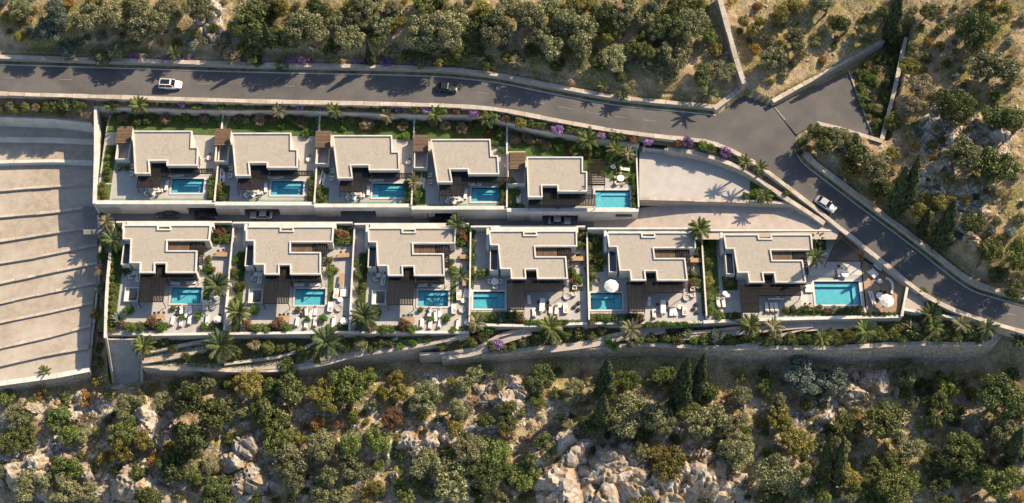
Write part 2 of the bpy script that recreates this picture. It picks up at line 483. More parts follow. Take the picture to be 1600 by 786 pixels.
def smooth_path(pts, step=1.0):
    """Catmull-Rom through the points, resampled"""
    pts = [Vector(p) for p in pts]; out = []
    for i in range(len(pts)-1):
        p0, p1, p2, p3 = pts[max(i-1,0)], pts[i], pts[i+1], pts[min(i+2,len(pts)-1)]
        n = max(1, int((p2-p1).length/step))
        for k in range(n):
            t = k/n
            out.append(0.5*((2*p1)+(p2-p0)*t+(2*p0-5*p1+4*p2-p3)*t*t+(3*p1-p0-3*p2+p3)*t**3))
    out.append(pts[-1]); return out
def offsets(path, d):
    out = []
    for i, p in enumerate(path):
        t = path[min(i+1,len(path)-1)]-path[max(i-1,0)]; t.z = 0; t.normalize()
        out.append(p + Vector((-t.y, t.x, 0))*d)
    return out
def wall(name, label, pts, drop, th, m='plain_stone', cap='cap_stone', cat='wall', slab=2.6, smooth=True, group=None, over=0.06, caph=0.12, base=None):
    """a free-standing or retaining wall along survey points (px, py, top height) with separate coping slabs"""
    W = [P(*p) for p in pts]
    path = smooth_path(W, 1.2) if smooth else W
    r = thing(name, (W[0].x, W[0].y, W[0].z-drop), label, cat, group)
    A, B = offsets(path, th/2), offsets(path, -th/2)
    n = len(path); vs = []; fs = []
    for i in range(n):
        zt = path[i].z-caph; zb = base if base is not None else path[i].z-drop
        vs += [(A[i].x,A[i].y,zb),(A[i].x,A[i].y,zt),(B[i].x,B[i].y,zt),(B[i].x,B[i].y,zb)]
    for i in range(n-1):
        a, b = i*4, i*4+4
        fs += [(a,a+1,b+1,b),(a+1,a+2,b+2,b+1),(a+2,a+3,b+3,b+2)]
    fs += [(3,2,1,0),(n*4-4,n*4-3,n*4-2,n*4-1)]
    mb = MB(); mb.add(vs, fs); mb.build('wall_body', m, r)
    # coping
    L = [0.0]
    for i in range(n-1): L.append(L[-1]+(path[i+1]-path[i]).length)
    def at(s):
        for i in range(n-1):
            if s <= L[i+1]:
                return path[i].lerp(path[i+1], (s-L[i])/max(1e-6, L[i+1]-L[i]))
        return path[-1]
    k = max(1, round(L[-1]/slab))
    for i in range(k):
        a, b = at(L[-1]*i/k), at(L[-1]*(i+1)/k)
        d = b-a; ln = d.length
        if ln < 0.05: continue
        yaw = math.atan2(d.y, d.x); pit = math.asin(max(-1, min(1, d.z/ln)))
        c = (a+b)/2; c.z -= caph/2 - (RN.uniform(0, .07) if cap == 'cap_stone' else RN.uniform(0, .012))
        piece('coping_slab', cap, r, c, (ln-0.035-RN.uniform(0,.05), th+2*over+(RN.uniform(-.12,.10) if cap == 'cap_stone' else 0), caph), (0, -pit, yaw))
    return r
def poly_px(pts, z): return [tuple(P(x, y, z))[:2] for x, y in pts]

# ================================================================ THE SETTING
ZU, ZL = 3.6, 0.0          # floor of the upper and of the lower row of villas
# road: (upper edge px, lower edge px, height)
ROAD = [((-60,100),(-60,141),7.6), ((0,102),(0,144),7.6), ((200,108),(200,150),7.6), ((400,114),(400,156),7.6), ((600,118),(600,160),7.5),
        ((700,122),(700,163),7.4), ((780,131),(780,169),7.3), ((860,147),(860,184),7.2), ((960,165),(960,202),7.0), ((1060,175),(1050,213),6.8),
        ((1118,181),(1095,217),6.7), ((1163,150),(1128,226),6.6), ((1208,168),(1158,240),6.5), ((1243,210),(1182,254),6.3), ((1240,233),(1202,268),6.1),
        ((1252,254),(1220,282),5.5), ((1311,300),(1270,320),3.9), ((1340,322),(1297,342),3.1), ((1430,389),(1378,406),1.5), ((1506,448),(1442,457),.9),
        ((1552,466),(1500,486),0.6), ((1600,479),(1575,510),0.3), ((1680,500),(1660,532),-0.4)]
def catrom_rows(rows, n):
    A = [P(*r[0], r[2]) for r in rows]; B = [P(*r[1], r[2]) for r in rows]
    oa, ob = [], []
    for i in range(len(rows)-1):
        for k in range(n):
            t = k/n
            for src, dst in ((A, oa), (B, ob)):
                p0, p1, p2, p3 = src[max(i-1,0)], src[i], src[i+1], src[min(i+2,len(src)-1)]
                if 9 <= i <= 14 and src is A: dst.append(p1.lerp(p2, t))
                else: dst.append(0.5*((2*p1)+(p2-p0)*t+(2*p0-5*p1+4*p2-p3)*t*t+(3*p1-p0-3*p2+p3)*t**3))
    oa.append(A[-1]); ob.append(B[-1]); return oa, ob
RA, RB = catrom_rows(ROAD, 8)
COURT = [(1209,168),(1326,111),(1364,214),(1300,203),(1262,200),(1244,210)]
COURT_Z = 6.55
CLAMP = []   # (polygon, highest ground allowed inside)
for i in range(0, len(RA)-1):
    CLAMP.append(([RA[i], RA[i+1], RB[i+1], RB[i]], min(RA[i].z, RA[i+1].z)-0.6))
def side_strip(path, d0, d1, dz):
    for i in range(0, len(path)-1, 2):
        p, q = path[i], path[min(i+2, len(path)-1)]; t = q-p; t.z = 0
        if t.length < .01: continue
        n_ = Vector((-t.y, t.x, 0)).normalized()
        CLAMP.append(([p+n_*d0, q+n_*d0, q+n_*d1, p+n_*d1], min(p.z,q.z)+dz))
for seg_ in (RA[:81], RA[112:]):
    side_strip(seg_, -.3, 1.9, -.25); side_strip(seg_, 1.9, 4.0, .8)
CLAMP.append(([P(x,y,COURT_Z) for x,y in [(1200,165),(1330,100),(1395,60),(1415,55),(1385,222),(1262,200),(1240,215)]], COURT_Z-0.4))

TL = [  # left terraces: top edge of each retaining wall, (points), floor height in front of the NEXT wall
 ([(-40,181),(0,181),(85,184),(143,191)], 4.0), ([(-40,216),(0,216),(85,217),(145,220)], 0.4), ([(-40,254),(0,253),(85,251),(145,253)], -0.8),
 ([(-40,300),(0,297),(76,291),(145,287)], -1.9), ([(-40,341),(0,338),(73,332),(150,322)], -2.3), ([(-40,382),(0,376),(85,363),(152,353)], -2.7),
 ([(-40,417),(0,410),(63,400),(152,381)], -3.1), ([(-40,451),(0,442),(73,426),(152,410)], -3.5), ([(-40,482),(0,473),(88,454),(150,441)], -3.9),
 ([(-40,512),(0,503),(88,485),(146,472)], -4.2), ([(-40,553),(0,543),(88,523),(142,508)], -4.5), ([(-40,580),(0,571),(64,556),(139,542)], -4.8),
 ([(-40,606),(0,599),(88,587),(140,577)], -5.2)]
TLW = [[P(x,y,z+0.12) for x,y in pts] for pts, z in TL]
CLAMP.append(([*TLW[0], *TLW[4][::-1]], -3.0)); CLAMP.append(([*TLW[4], *TLW[8][::-1]], -4.6)); CLAMP.append(([*TLW[8], *TLW[12][::-1]], -6.4))
UPX = [148, 335, 491, 643, 792, 998]
UFRONT = [(148,317),(335,319),(491,321),(643,325),(792,328),(998,330)]
UBACK = [(148,165),(200,167),(335,171),(420,171),(491,172),(560,175),(643,178),(723,178),(765,183),(792,189),(823,198),(860,205),(900,211),(950,218),(999,225)]
CLAMP.append((poly_px(UBACK + UFRONT[::-1], ZU), 0.4))
CLAMP.append((poly_px([(140,318),(1000,330),(1240,300),(1345,370),(1430,440),(1420,500),(1270,530),(700,560),(220,560),(140,580)], 0), -2.6))
CLAMP.append((poly_px([(990,232),(1043,228),(1163,264),(1290,345),(1290,362),(990,360)], 3), 1.2))
CLAMP.append((poly_px([(140,570),(222,530),(800,520),(1100,510),(1420,500),(1500,495),(1556,510),(1550,545),(1400,545),(700,562),(400,585),(222,580)], -5), -7.0))
CLAMP.append((poly_px([(-60,150),(150,158),(150,190),(-60,182)], 5), 3.5))

CTRL = [(-100,85,9),(0,85,9),(200,88,9),(400,92,9),(600,96,9),(800,110,8.8),(1000,145,8.4),(1100,155,8.2),(1150,60,11),(1190,150,8),(1260,110,8.6),
 (0,0,13),(300,0,13),(600,0,13.5),(900,0,13),(1150,0,13),(1300,0,13),(1450,0,13),(1600,0,15),(0,-150,20),(500,-150,20),(1000,-150,20),(1600,-150,22),
 (1400,150,8.2),(1430,230,8),(1500,130,10.5),(1600,150,12),(1300,250,6.9),(1360,300,4.8),(1450,300,6.8),(1550,250,9),(1600,330,7),(1440,370,3.0),(1500,420,2.3),(1560,440,2.2),(1600,450,2.2),(1720,300,9),(1720,460,3),
 (60,165,6),(60,300,-3),(60,450,-7),(300,250,0),(700,250,0),(950,280,0),(300,430,-4),(700,430,-4),(1100,430,-4),(1150,280,1),(1350,440,-3),(1300,360,1),
 (0,620,-9.6),(140,610,-9.2),(190,605,-8.9),(260,590,-7.6),(400,590,-7.4),(550,575,-7.0),(700,565,-6.8),(850,565,-7.0),(1000,563,-7.6),(1200,566,-9.4),(1350,577,-11.0),(1450,572,-11.4),(1530,565,-10.5),(1575,535,-6),(1600,525,-2.5),(1600,560,-7),(1680,540,-3),
 (0,700,-11),(200,700,-10.4),(400,700,-9.8),(600,690,-9.4),(850,690,-9.8),(1000,690,-10.4),(1200,690,-12),(1400,690,-12.6),(1600,690,-10),
 (0,790,-13),(300,790,-12.4),(600,790,-12),(900,790,-14.5),(1100,790,-15),(1300,790,-14),(1600,790,-12),(0,900,-17),(800,900,-18),(1600,900,-16)]
CP = np.array([tuple(P(*c)) for c in CTRL])
def tps_fit(c):
    n = len(c); d = np.hypot(c[:,None,0]-c[None,:,0], c[:,None,1]-c[None,:,1])
    K = np.where(d > 0, d*d*np.log(d+1e-9), 0) + np.eye(n)*40
    Q = np.c_[np.ones(n), c[:,:2]]
    A = np.block([[K, Q],[Q.T, np.zeros((3,3))]])
    return np.linalg.solve(A, np.r_[c[:,2], 0,0,0])
TW = tps_fit(CP)
def tps(x, y):
    out = np.zeros_like(x)
    for i in range(len(CP)):
        d2 = (x-CP[i,0])**2+(y-CP[i,1])**2
        out += TW[i]*0.5*d2*np.log(d2+1e-9)
    return out + TW[-3] + TW[-2]*x + TW[-1]*y
def vnoise(x, y, seed):
    g = np.random.default_rng(seed).random((257,257))
    xi = np.floor(x).astype(int); yi = np.floor(y).astype(int)
    fx = x-xi; fy = y-yi; fx = fx*fx*(3-2*fx); fy = fy*fy*(3-2*fy)
    xi %= 256; yi %= 256
    return (g[xi,yi]*(1-fx)+g[xi+1,yi]*fx)*(1-fy)+(g[xi,yi+1]*(1-fx)+g[xi+1,yi+1]*fx)*fy
def fbm(x, y, seed, o=4):
    return sum(vnoise(x*2**k+17.3*k, y*2**k+5.1*k, seed+k)*0.5**k for k in range(o))/(2-0.5**(o-1))
def cells(x, y, seed):
    g = np.random.default_rng(seed).random((64,64,3))
    xi = np.floor(x).astype(int); yi = np.floor(y).astype(int)
    f1 = np.full(x.shape, 9.0); f2 = f1.copy(); h = np.zeros_like(x)
    for a in (-1,0,1):
        for b in (-1,0,1):
            c = g[(xi+a)%64,(yi+b)%64]
            d = np.hypot(xi+a+c[...,0]-x, yi+b+c[...,1]-y)
            m = d < f1
            f2 = np.where(m, f1, np.minimum(f2, d)); h = np.where(m, c[...,2], h); f1 = np.where(m, d, f1)
    return f1, f2, h
def pip(poly, x, y):
    ins = np.zeros(x.shape, bool); n = len(poly)
    for i in range(n):
        x0, y0 = poly[i][0], poly[i][1]; x1, y1 = poly[(i+1)%n][0], poly[(i+1)%n][1]
        if y0 == y1: continue
        c = ((y0 > y) != (y1 > y)) & (x < (x1-x0)*(y-y0)/(y1-y0)+x0)
        ins ^= c
    return ins
GX = np.r_[-600,-450,-320,-240,-190,-160,-140, np.arange(-126,126.1,0.5), 140,160,190,240,320,450,600]
GY = np.r_[-500,-350,-250,-180,-140,-115,-100,-90, np.arange(-82,84.1,0.5), 90,100,115,140,180,250,350,500]
gx, gy = np.meshgrid(GX, GY, indexing='ij')
cx, cy = np.clip(gx,-132,132), np.clip(gy,-80,88)
H = tps(cx, cy)
def px_arrays(x, y, z):
    dx, dy, dz = x-CAM.x, y-CAM.y, z-CAM.z
    w = dy*FWD.y+dz*FWD.z
    return 800+FPX*dx/w, 393-FPX*(dy*UPV.y+dz*UPV.z)/w
qx, qy = px_arrays(gx, gy, H)
def blob(cx_, cy_, rx, ry):
    return np.clip(1.35-np.hypot((qx-cx_)/rx, (qy-cy_)/ry), 0, 1)
rock = np.zeros_like(H)
ROCKS = [(235,665,45,45),(50,730,90,60),(210,755,70,50),(390,735,50,65),(640,700,60,25),(790,615,50,30),(880,740,50,70),(960,740,60,60),(1100,750,70,60),
         (1350,605,55,28),(1540,215,45,40),(1470,215,40,60),(1450,300,30,40),(1510,330,40,40),(410,620,40,30),(120,640,70,30),(330,30,25,50),(690,600,40,20),(700,680,90,30),(1270,640,50,40)]
for r_ in ROCKS: rock = np.maximum(rock, blob(*r_))
south = np.clip((qy-585)/40, 0, 1)
rock = np.clip(np.maximum(rock, 0.42*south), 0, 1)
f1, f2, ch = cells(gx/2.7+fbm(gx/4,gy/4,3)*1.2, gy/2.3+fbm(gx/4,gy/4,9)*1.2, 21)
blocks = np.minimum((f2-f1)*2.2, 1.0)*(0.7+1.1*ch)
wild_grid = np.ones_like(H)
big = fbm(gx/14, gy/14, 31)-0.5; mid = fbm(gx/3.5, gy/3.5, 41)-0.5; fine = fbm(gx/1.1, gy/1.1, 51, 2)-0.5
H0 = H.copy()
H = H + big*2.0*south + big*0.6*(1-south) + mid*1.0 + fine*0.45 + blocks*rock*1.25 + rock*south*1.6*np.clip(fbm(gx/6,gy/6,61)-0.35,0,1)*2
for poly, zm in CLAMP:
    xs = [p[0] for p in poly]; ys = [p[1] for p in poly]
    ix = np.where((GX > min(xs)-1) & (GX < max(xs)+1))[0]; iy = np.where((GY > min(ys)-1) & (GY < max(ys)+1))[0]
    if not len(ix) or not len(iy): continue
    s_ = np.ix_(ix, iy)
    m_ = pip(poly, gx[s_], gy[s_]) | pip(poly, gx[s_]+.4, gy[s_]) | pip(poly, gx[s_]-.4, gy[s_]) | pip(poly, gx[s_], gy[s_]+.4) | pip(poly, gx[s_], gy[s_]-.4)
    H[s_] = np.where(m_, np.minimum(H[s_], zm), H[s_])
    wild_grid[s_] = np.where(m_, 0, wild_grid[s_])
me = bpy.data.meshes.new('hillside')
nx, ny = len(GX), len(GY)
co = np.empty((nx*ny, 3)); co[:,0] = gx.ravel(); co[:,1] = gy.ravel(); co[:,2] = H.ravel()
ii = np.arange(nx*ny).reshape(nx, ny)
qd = np.stack([ii[:-1,:-1], ii[1:,:-1], ii[1:,1:], ii[:-1,1:]], -1).reshape(-1, 4)
me.vertices.add(nx*ny); me.vertices.foreach_set('co', co.ravel())
me.loops.add(len(qd)*4); me.loops.foreach_set('vertex_index', qd.ravel().astype(np.int32))
me.polygons.add(len(qd)); me.polygons.foreach_set('loop_start', np.arange(0, len(qd)*4, 4, dtype=np.int32))
me.polygons.foreach_set('use_smooth', np.ones(len(qd), bool))
at_ = me.attributes.new('rock', 'FLOAT', 'POINT'); at_.data.foreach_set('value', rock.ravel().astype(np.float32))
me.materials.append(MATS['ground']); me.update(); me.validate()
hill = bpy.data.objects.new('hillside', me); COL.objects.link(hill); struct(hill)

def ground(x, y):
    """height of the hillside at a point"""
    i = min(max(np.searchsorted(GX, x)-1, 0), nx-2); j = min(max(np.searchsorted(GY, y)-1, 0), ny-2)
    tx = (x-GX[i])/(GX[i+1]-GX[i]); ty = (y-GY[j])/(GY[j+1]-GY[j])
    return float((H[i,j]*(1-tx)+H[i+1,j]*tx)*(1-ty)+(H[i,j+1]*(1-tx)+H[i+1,j+1]*tx)*ty)
def hit(px, py, off=0.0):
    """spot on the hillside whose point 'off' metres above the ground is seen at (px, py)"""
    d = FWD + Vector(((px-800)/FPX, 0, 0)) - UPV*((py-393)/FPX)
    z = 26.0; p = None
    while z > -45:
        p = CAM + d*((z-CAM.z)/d.z)
        if z <= ground(p.x, p.y)+off: break
        z -= 0.25
    return Vector((p.x, p.y, ground(p.x, p.y)))

# ---------------------------------------------------------------- road
mb = MB(); rows = 6
for k in range(rows):
    mb.ribbon([a.lerp(b, k/rows) for a, b in zip(RA, RB)], [a.lerp(b, (k+1)/rows) for a, b in zip(RA, RB)])
struct(mb.build('road', 'asphalt'))
mb = MB(); mb.prism(poly_px(COURT, COURT_Z), COURT_Z-0.3, COURT_Z-0.02); struct(mb.build('parking_court', 'asphalt'))
# dashes along the middle, each a painted sheet of its own
CL = [a.lerp(b, 0.46) for a, b in zip(RA, RB)]
mb = MB()
dist = [0.0]
for i in range(len(CL)-1): dist.append(dist[-1]+(CL[i+1]-CL[i]).length)
def cl_at(s):
    for i in range(len(CL)-1):
        if s <= dist[i+1]: return CL[i].lerp(CL[i+1], (s-dist[i])/max(1e-6, dist[i+1]-dist[i]))
    return CL[-1]
road_root = bpy.data.objects['road']
s = 3.0
while s < dist[-1]-6:
    a, b = cl_at(s), cl_at(s+2.6)
    ax, _ = PX(a)
    if not (1090 < ax < 1245) and RN.random() < 0.7:
        d = b-a; piece('lane_dash', 'line_paint', road_root, (a+b)/2+Vector((0,0,.006)), (d.length, .09, .008), (0, -math.asin(d.z/d.length), math.atan2(d.y,d.x)))
    s += 5.6
a, b = P(1209,168,6.55), P(1243,209,6.4)
d = b-a; piece('stop_line', 'line_paint', road_root, (a+b)/2+Vector((.2,0,.04)), (d.length, .28, .02), (0, -math.asin(d.z/d.length), math.atan2(d.y,d.x)))

def strip(name, A, B, m, zoff=0.0, z=None):
    mb = MB(); mb.ribbon([Vector((p.x,p.y,(z if z is not None else p.z)+zoff)) for p in A], [Vector((p.x,p.y,(z if z is not None else p.z)+zoff)) for p in B])
    return struct(mb.build(name, m))
def kerb(path, side, label, h=0.14, w=0.22, stop=None):
    r = thing('kerb', (path[0].x, path[0].y, path[0].z), label, 'kerb')
    i = 0
    while i < len(path)-1:
        a, b = path[i], path[min(i+2, len(path)-1)]
        d = b-a
        if d.length > .05:
            n = Vector((-d.y, d.x, 0)).normalized()*side*w/2
            piece('kerbstone', 'kerb', r, (a+b)/2+n+Vector((0,0,h/2-.05)), (d.length-.02, w, h+.1), (0, -math.asin(d.z/d.length), math.atan2(d.y,d.x)))
        i += 2
    return r
iu = 10*8      # index where the junction starts
kerb(RA[:iu+1], 1, 'long pale kerb along the uphill edge of the road')
kerb(RA[14*8:], 1, 'pale kerb along the outer edge of the curving road below the junction')
# verge on the uphill side and the stone walls that line the road
vA = offsets(RA[:iu+1], 1.0)
strip('verge', RA[:iu+1], vA, 'verge', 0.06)
vB = offsets(RA[14*8:], 1.0)
strip('verge', RA[14*8:], vB, 'verge', 0.06)
def px_of(path, dz): 
    return [(*PX(p+Vector((0,0,dz))), p.z+dz) for p in path]
wall('road_wall', 'low blocky stone wall along the uphill side of the road', px_of(offsets(RA[:iu+1:4], 1.35), 1.15), 2.2, 0.8, 'plain_stone', slab=3.4)
wall('road_wall', 'long stone wall lining the outer side of the curving road, below the cypresses', px_of(offsets(RA[14*8+2::4], 1.35), 1.05), 2.2, 0.8, 'plain_stone', slab=3.0)
lw = RB[:13*8:4]
wall('road_wall', 'broad pale stone wall along the downhill edge of the road above the upper villas', px_of(offsets(lw, -0.6), 0.45), 2.4, 0.8, 'plain_stone', slab=3.2)
wall('road_wall', 'pale stone wall along the inner edge of the curving road beside the drive and deck', px_of(offsets(RB[13*8-4::4], -0.55), 0.6), 2.8, 0.75, 'plain_stone', slab=3.0)
strip('verge', [p+Vector((0,0,.03)) for p in RB], offsets(RB, -0.5), 'drive', 0.0)
def onhill(pts, h): return [(*PX(q+Vector((0,0,h))), q.z+h) for q in [hit(x,y,h) for x,y in pts]]
# walls at the junction and the parking court
wall('boundary_wall', 'splayed stone wall at the junction corner, beside the palm', [(1116,170,8.0),(1163,133,8.6)], 2.6, 1.0, smooth=False)
wall('boundary_wall', 'straight stone wall climbing the hillside from the junction corner', onhill([(1163,131),(1155,108),(1148,85),(1142,62),(1136,40),(1129,15),(1122,-10)],2.6), 4.4, 0.85, smooth=False)
wall('boundary_wall', 'stone wall along the uphill side of the parking court', [(1207,158,8.0),(1290,112,8.4),(1381,62,9.0)], 2.4, 0.75, smooth=False)
wall('boundary_wall', 'pale wall closing the right side of the planted triangle', [(1378,218,8.1),(1398,140,8.7),(1416,58,9.4)], 3.2, 0.7, smooth=False)
wall('boundary_wall', 'stone wall along the downhill side of the parking court', [(1276,192,7.8),(1320,203,7.9),(1379,221,8.1)], 3.2, 0.7, smooth=False)
wall('boundary_wall', 'thin wall rising to the top edge beyond the parking court', onhill([(1382,62),(1388,40),(1395,20),(1404,-12)],1.7), 3.0, 0.6, smooth=False)
mb = MB(); mb.prism(poly_px([(1327,111),(1383,70),(1412,62),(1396,140),(1377,214),(1364,213)], 6.8), 5.6, 6.72); struct(mb.build('planting_bed', 'soil'))
piece_root = thing('kerb', P(1327,112,6.6), 'dark kerb between the parking court and the planted triangle', 'kerb')
a, b = P(1326,111,6.6), P(1364,214,6.6); d = b-a
for k in range(8):
    c = a.lerp(b, (k+.5)/8); piece('kerbstone', 'kerb', piece_root, c+Vector((0,0,.05)), (d.length/8-.03, .25, .3), (0,0,math.atan2(d.y,d.x)))

# ---------------------------------------------------------------- stepped terraces on the left
for i in range(12):
    a, b = TLW[i], TLW[i+1]; z = TL[i+1][1]
    mb = MB(); poly = [(p.x,p.y) for p in a]+[(p.x,p.y) for p in b[::-1]]
    mb.prism(poly, z-0.4, z); struct(mb.build('terrace_floor', 'terrace_gravel'))
ORD = ['first','second','third','fourth','fifth','sixth','seventh','eighth','ninth','tenth','eleventh','twelfth','thirteenth']
for i in range(12):
    nxt = TL[i+1][1]
    wall('terrace_wall', f'{ORD[i]} retaining wall from the top of the stepped gravel terraces', [(x,y,TL[i][1]+.12) for x,y in TL[i][0]], TL[i][1]+.12-nxt+.3, 0.55 if i < 3 else 0.4, 'white' if i < 3 else 'plain_stone', 'white' if i < 3 else 'cap_stone', slab=4.0, smooth=False, group='terrace retaining walls')
wall('terrace_wall', 'tall rubble wall under the lowest gravel terrace, at the bottom left', [(x,y,TL[12][1]+.35) for x,y in TL[12][0]], 6.0, 0.9, 'rubble', 'white', slab=3.0, smooth=False)
wall('boundary_wall', 'pale wall between the stepped terraces and the first upper villa', [(149,165,6.2),(149,240,5.6),(147,318,4.6)], 7.0, 0.45, 'white', 'white', slab=6, smooth=False)
wall('boundary_wall', 'low pale wall along the right ends of the lower gravel terraces', [(153,336,0.3),(157,400,-1.0),(150,470,-3.0),(142,545,-5.0),(139,580,-6.0)], 4.5, 0.4, slab=3)
wall('boundary_wall', 'pale wall along the left side of the first lower villa plot', [(177,344,1.3),(171,400,1.3),(166,460,1.2),(164,528,0.9)], 6.0, 0.35, 'white', 'white', slab=4)
strip('planting_bed', [P(154,330,-0.4),P(158,400,-1.7),(P(151,470,-3.7)),P(143,545,-5.7),P(141,590,-7.5)], [P(178,335,0.0),P(173,400,-.6),P(168,470,-1.6),P(166,545,-3.2),P(170,600,-6.5)], 'soil')
# sloping bed between the road and the top terrace
strip('planting_bed', [P(-60,147,7.3),P(0,150,7.3),P(80,153,7.3),P(147,157,7.2)], [P(-60,180,4.6),P(0,180,4.6),P(85,183,4.6),P(147,190,4.6)], 'soil')

# ---------------------------------------------------------------- upper row: plinths, lane, forecourt
bw = thing('boundary_wall', P(148,170,3.6), 'curving pale wall behind the back gardens of the upper villas', 'wall')
bw_path = smooth_path([P(x,y,6.0) for x,y in UBACK], 1.2)
bw_far = [Vector((q.x,q.y-1.0,7.0)) for q in [min(RB, key=lambda r: (r.x-p.x)**2) for p in bw_path]]
strip('planting_bed', [p+Vector((0,0,-.15)) for p in bw_path], bw_far, 'soil')
A, B = offsets(bw_path, .18), offsets(bw_path, -.18)
mb = MB(); n = len(bw_path)
for i in range(n-1):
    mb.add([(A[i].x,A[i].y,2),(A[i+1].x,A[i+1].y,2),(A[i+1].x,A[i+1].y,5.9),(A[i].x,A[i].y,5.9),(B[i].x,B[i].y,2),(B[i+1].x,B[i+1].y,2),(B[i+1].x,B[i+1].y,5.9),(B[i].x,B[i].y,5.9)], [(0,1,2,3),(7,6,5,4),(3,2,6,7)])
mb.build('wall_body', 'white', bw)
for i in range(0, n-1, 2):
    a, b = bw_path[i], bw_path[min(i+2,n-1)]; d = b-a
    piece('coping_slab', 'cap_stone', bw, (a+b)/2+Vector((0,0,-.04)), (d.length-.03, .5, .12), (0,0,math.atan2(d.y,d.x)))
def back_at(x):
    return min(bw_path, key=lambda p: abs(p.x-x))
mb = MB(); mb.prism([tuple(P(130,322,0))[:2], tuple(P(930,328,0))[:2], tuple(P(930,372,0))[:2], tuple(P(130,366,0))[:2]], -.5, -.02)
lane = struct(mb.build('lane', 'lane'))
mb = MB(); mb.ribbon([P(928,322,0),P(990,326,1.0),P(1080,316,2.4),P(1240,316,2.6),P(1310,352,2.7)], [P(928,372,0),P(990,372,1.0),P(1080,374,2.4),P(1240,374,2.6),P(1310,374,2.7)])
struct(mb.build('driveway', 'drive'))
mb = MB(); mb.prism(poly_px([(999,228),(1045,230),(1102,241),(1163,264),(1194,285),(1240,318),(999,311)], 3.9), 1.0, 3.9); struct(mb.build('forecourt', 'court'))
wall('retaining_wall', 'curving rubble wall between the forecourt and the flower bed of the road', [(1042,232,5.9),(1102,242,6.0),(1163,265,5.8),(1194,286,5.5),(1233,313,4.7),(1264,332,3.9),(1288,349,3.6)], 3.6, 0.8, 'rubble_fine')
wall('retaining_wall', 'straight pale wall between the forecourt and the lower driveway', [(999,310,4.3),(1235,317,4.3)], 2.6, 0.5, smooth=False)
mb = MB(); mb.prism(poly_px([(1172,283),(1200,296),(1236,316),(1172,312)], 4.0), 3.6, 4.02); struct(mb.build('planting_bed', 'lawn'))
fb = smooth_path([P(1003,224,6.3),P(1042,228,6.0),P(1102,238,6.0),P(1163,260,5.8),P(1194,281,5.5),P(1233,308,4.6),P(1264,327,3.8)],1.5)
strip('planting_bed', fb, [min(RB, key=lambda r: (r-p).length)+Vector((0,0,-.3)) for p in fb], 'soil')
g = thing('gate', P(1022,240,3.9), 'grey slatted gate at the top of the pale forecourt', 'gate')
a, b = P(1006,231,5.4), P(1040,234,5.4)
for k in range(9):
    c = a.lerp(b, (k+.5)/9); piece('gate_slat', 'kerb', g, (c.x, c.y, 4.65), ((b-a).length/9-.05, .08, 1.5), (0,0,math.atan2(b.y-a.y, b.x-a.x)))
for q in (a, b): piece('gate_post', 'cap_stone', g, (q.x, q.y, 4.85), (.5,.5,1.9))

# ---------------------------------------------------------------- slope below the lower row: walls, ramps, beds, stairs
W1 = [(222,571,-3.3),(300,577,-3.41),(389,579,-3.41),(444,577,-3.3),(500,570,-2.92),(551,557,-2.31),(600,549,-1.81),(646,542,-1.32),(700,531,-0.5),(733,521,0.2)]
strip('planting_bed', [P(220,520,-1.65),P(300,520,-1.76),P(390,520,-1.76),P(445,520,-1.76),P(500,519,-1.76),P(552,519,-1.76),P(600,519,-1.65),P(646,519,-1.43),P(700,519,-0.88),P(733,515,-0.33)], [P(x,y,z-.5) for x,y,z in W1], 'soil')
wall('ramp_wall', 'long stone wall outside the ramp that climbs to the third lower villa', W1, 7.0, 0.55, 'rubble_fine')
wall('ramp_wall', 'upper stone wall of the ramp beginning beside the stairs', [(232,550,-1.98),(280,540,-1.59),(330,530,-1.1)], 3.0, 0.45, 'rubble_fine')
wall('ramp_wall', 'middle stone wall of the ramp beginning beside the stairs', [(222,566,-2.75),(270,559,-2.42),(322,547,-2.04),(345,541,-1.76)], 3.0, 0.45, 'rubble_fine')
wall('ramp_wall', 'stone ramp wall curving below the second lower villa', [(350,569,-2.97),(380,565,-2.86),(444,556,-2.48),(481,541,-1.87),(500,533,-1.54)], 2.6, 0.45, 'rubble_fine')
wall('ramp_wall', 'short stone wall rising below the third lower villa', [(552,553,-2.15),(590,541,-1.65),(622,528,-1.1)], 2.4, 0.4, 'rubble_fine')
wall('ramp_wall', 'stone wall swooping up to the fourth lower villa', [(655,553,-2.64),(700,551,-2.53),(741,545,-2.2),(768,531,-1.43),(795,519,-0.77),(846,512,-0.33)], 4.0, 0.5, 'rubble_fine')
W3 = [(690,557,-2.97),(791,549,-2.64),(860,542,-2.48),(940,542,-2.48),(1006,538,-2.42),(1111,543,-2.42),(1220,543,-2.37),(1311,543,-2.31),(1416,537,-2.2),(1508,538,-2.09),(1545,536,-2.04),(1562,526,-1.87),(1560,514,-1.65)]
wall('retaining_wall', 'very tall rubble retaining wall with pale coping sweeping round the bottom right', W3, 10.5, 0.75, 'rubble', slab=3.2)
strip('planting_bed', [P(690,535,-1.98),P(791,512,-1.43),P(860,506,-1.43),P(940,500,-1.43),P(1006,498,-1.43),P(1111,496,-1.43),P(1220,492,-1.43),P(1311,492,-1.43),P(1412,484,-1.1),P(1500,484,-0.22),P(1540,498,-0.33),P(1558,505,-0.44),P(1561,508,-0.88)], [P(x,y,z-.45) for x,y,z in W3], 'soil')
wall('ramp_wall', 'stone ramp wall climbing below the fifth lower villa', [(905,538,-2.31),(935,529,-1.93),(973,520,-1.43),(1020,512,-0.88),(1063,507,-0.5),(1096,505,-0.28)], 3.0, 0.5, 'rubble_fine')
wall('ramp_wall', 'stone wall of the ramp running below the last lower villa', [(1150,541,-2.2),(1188,535,-2.09),(1227,522,-1.54),(1265,511,-0.99)], 3.0, 0.5, 'rubble_fine')
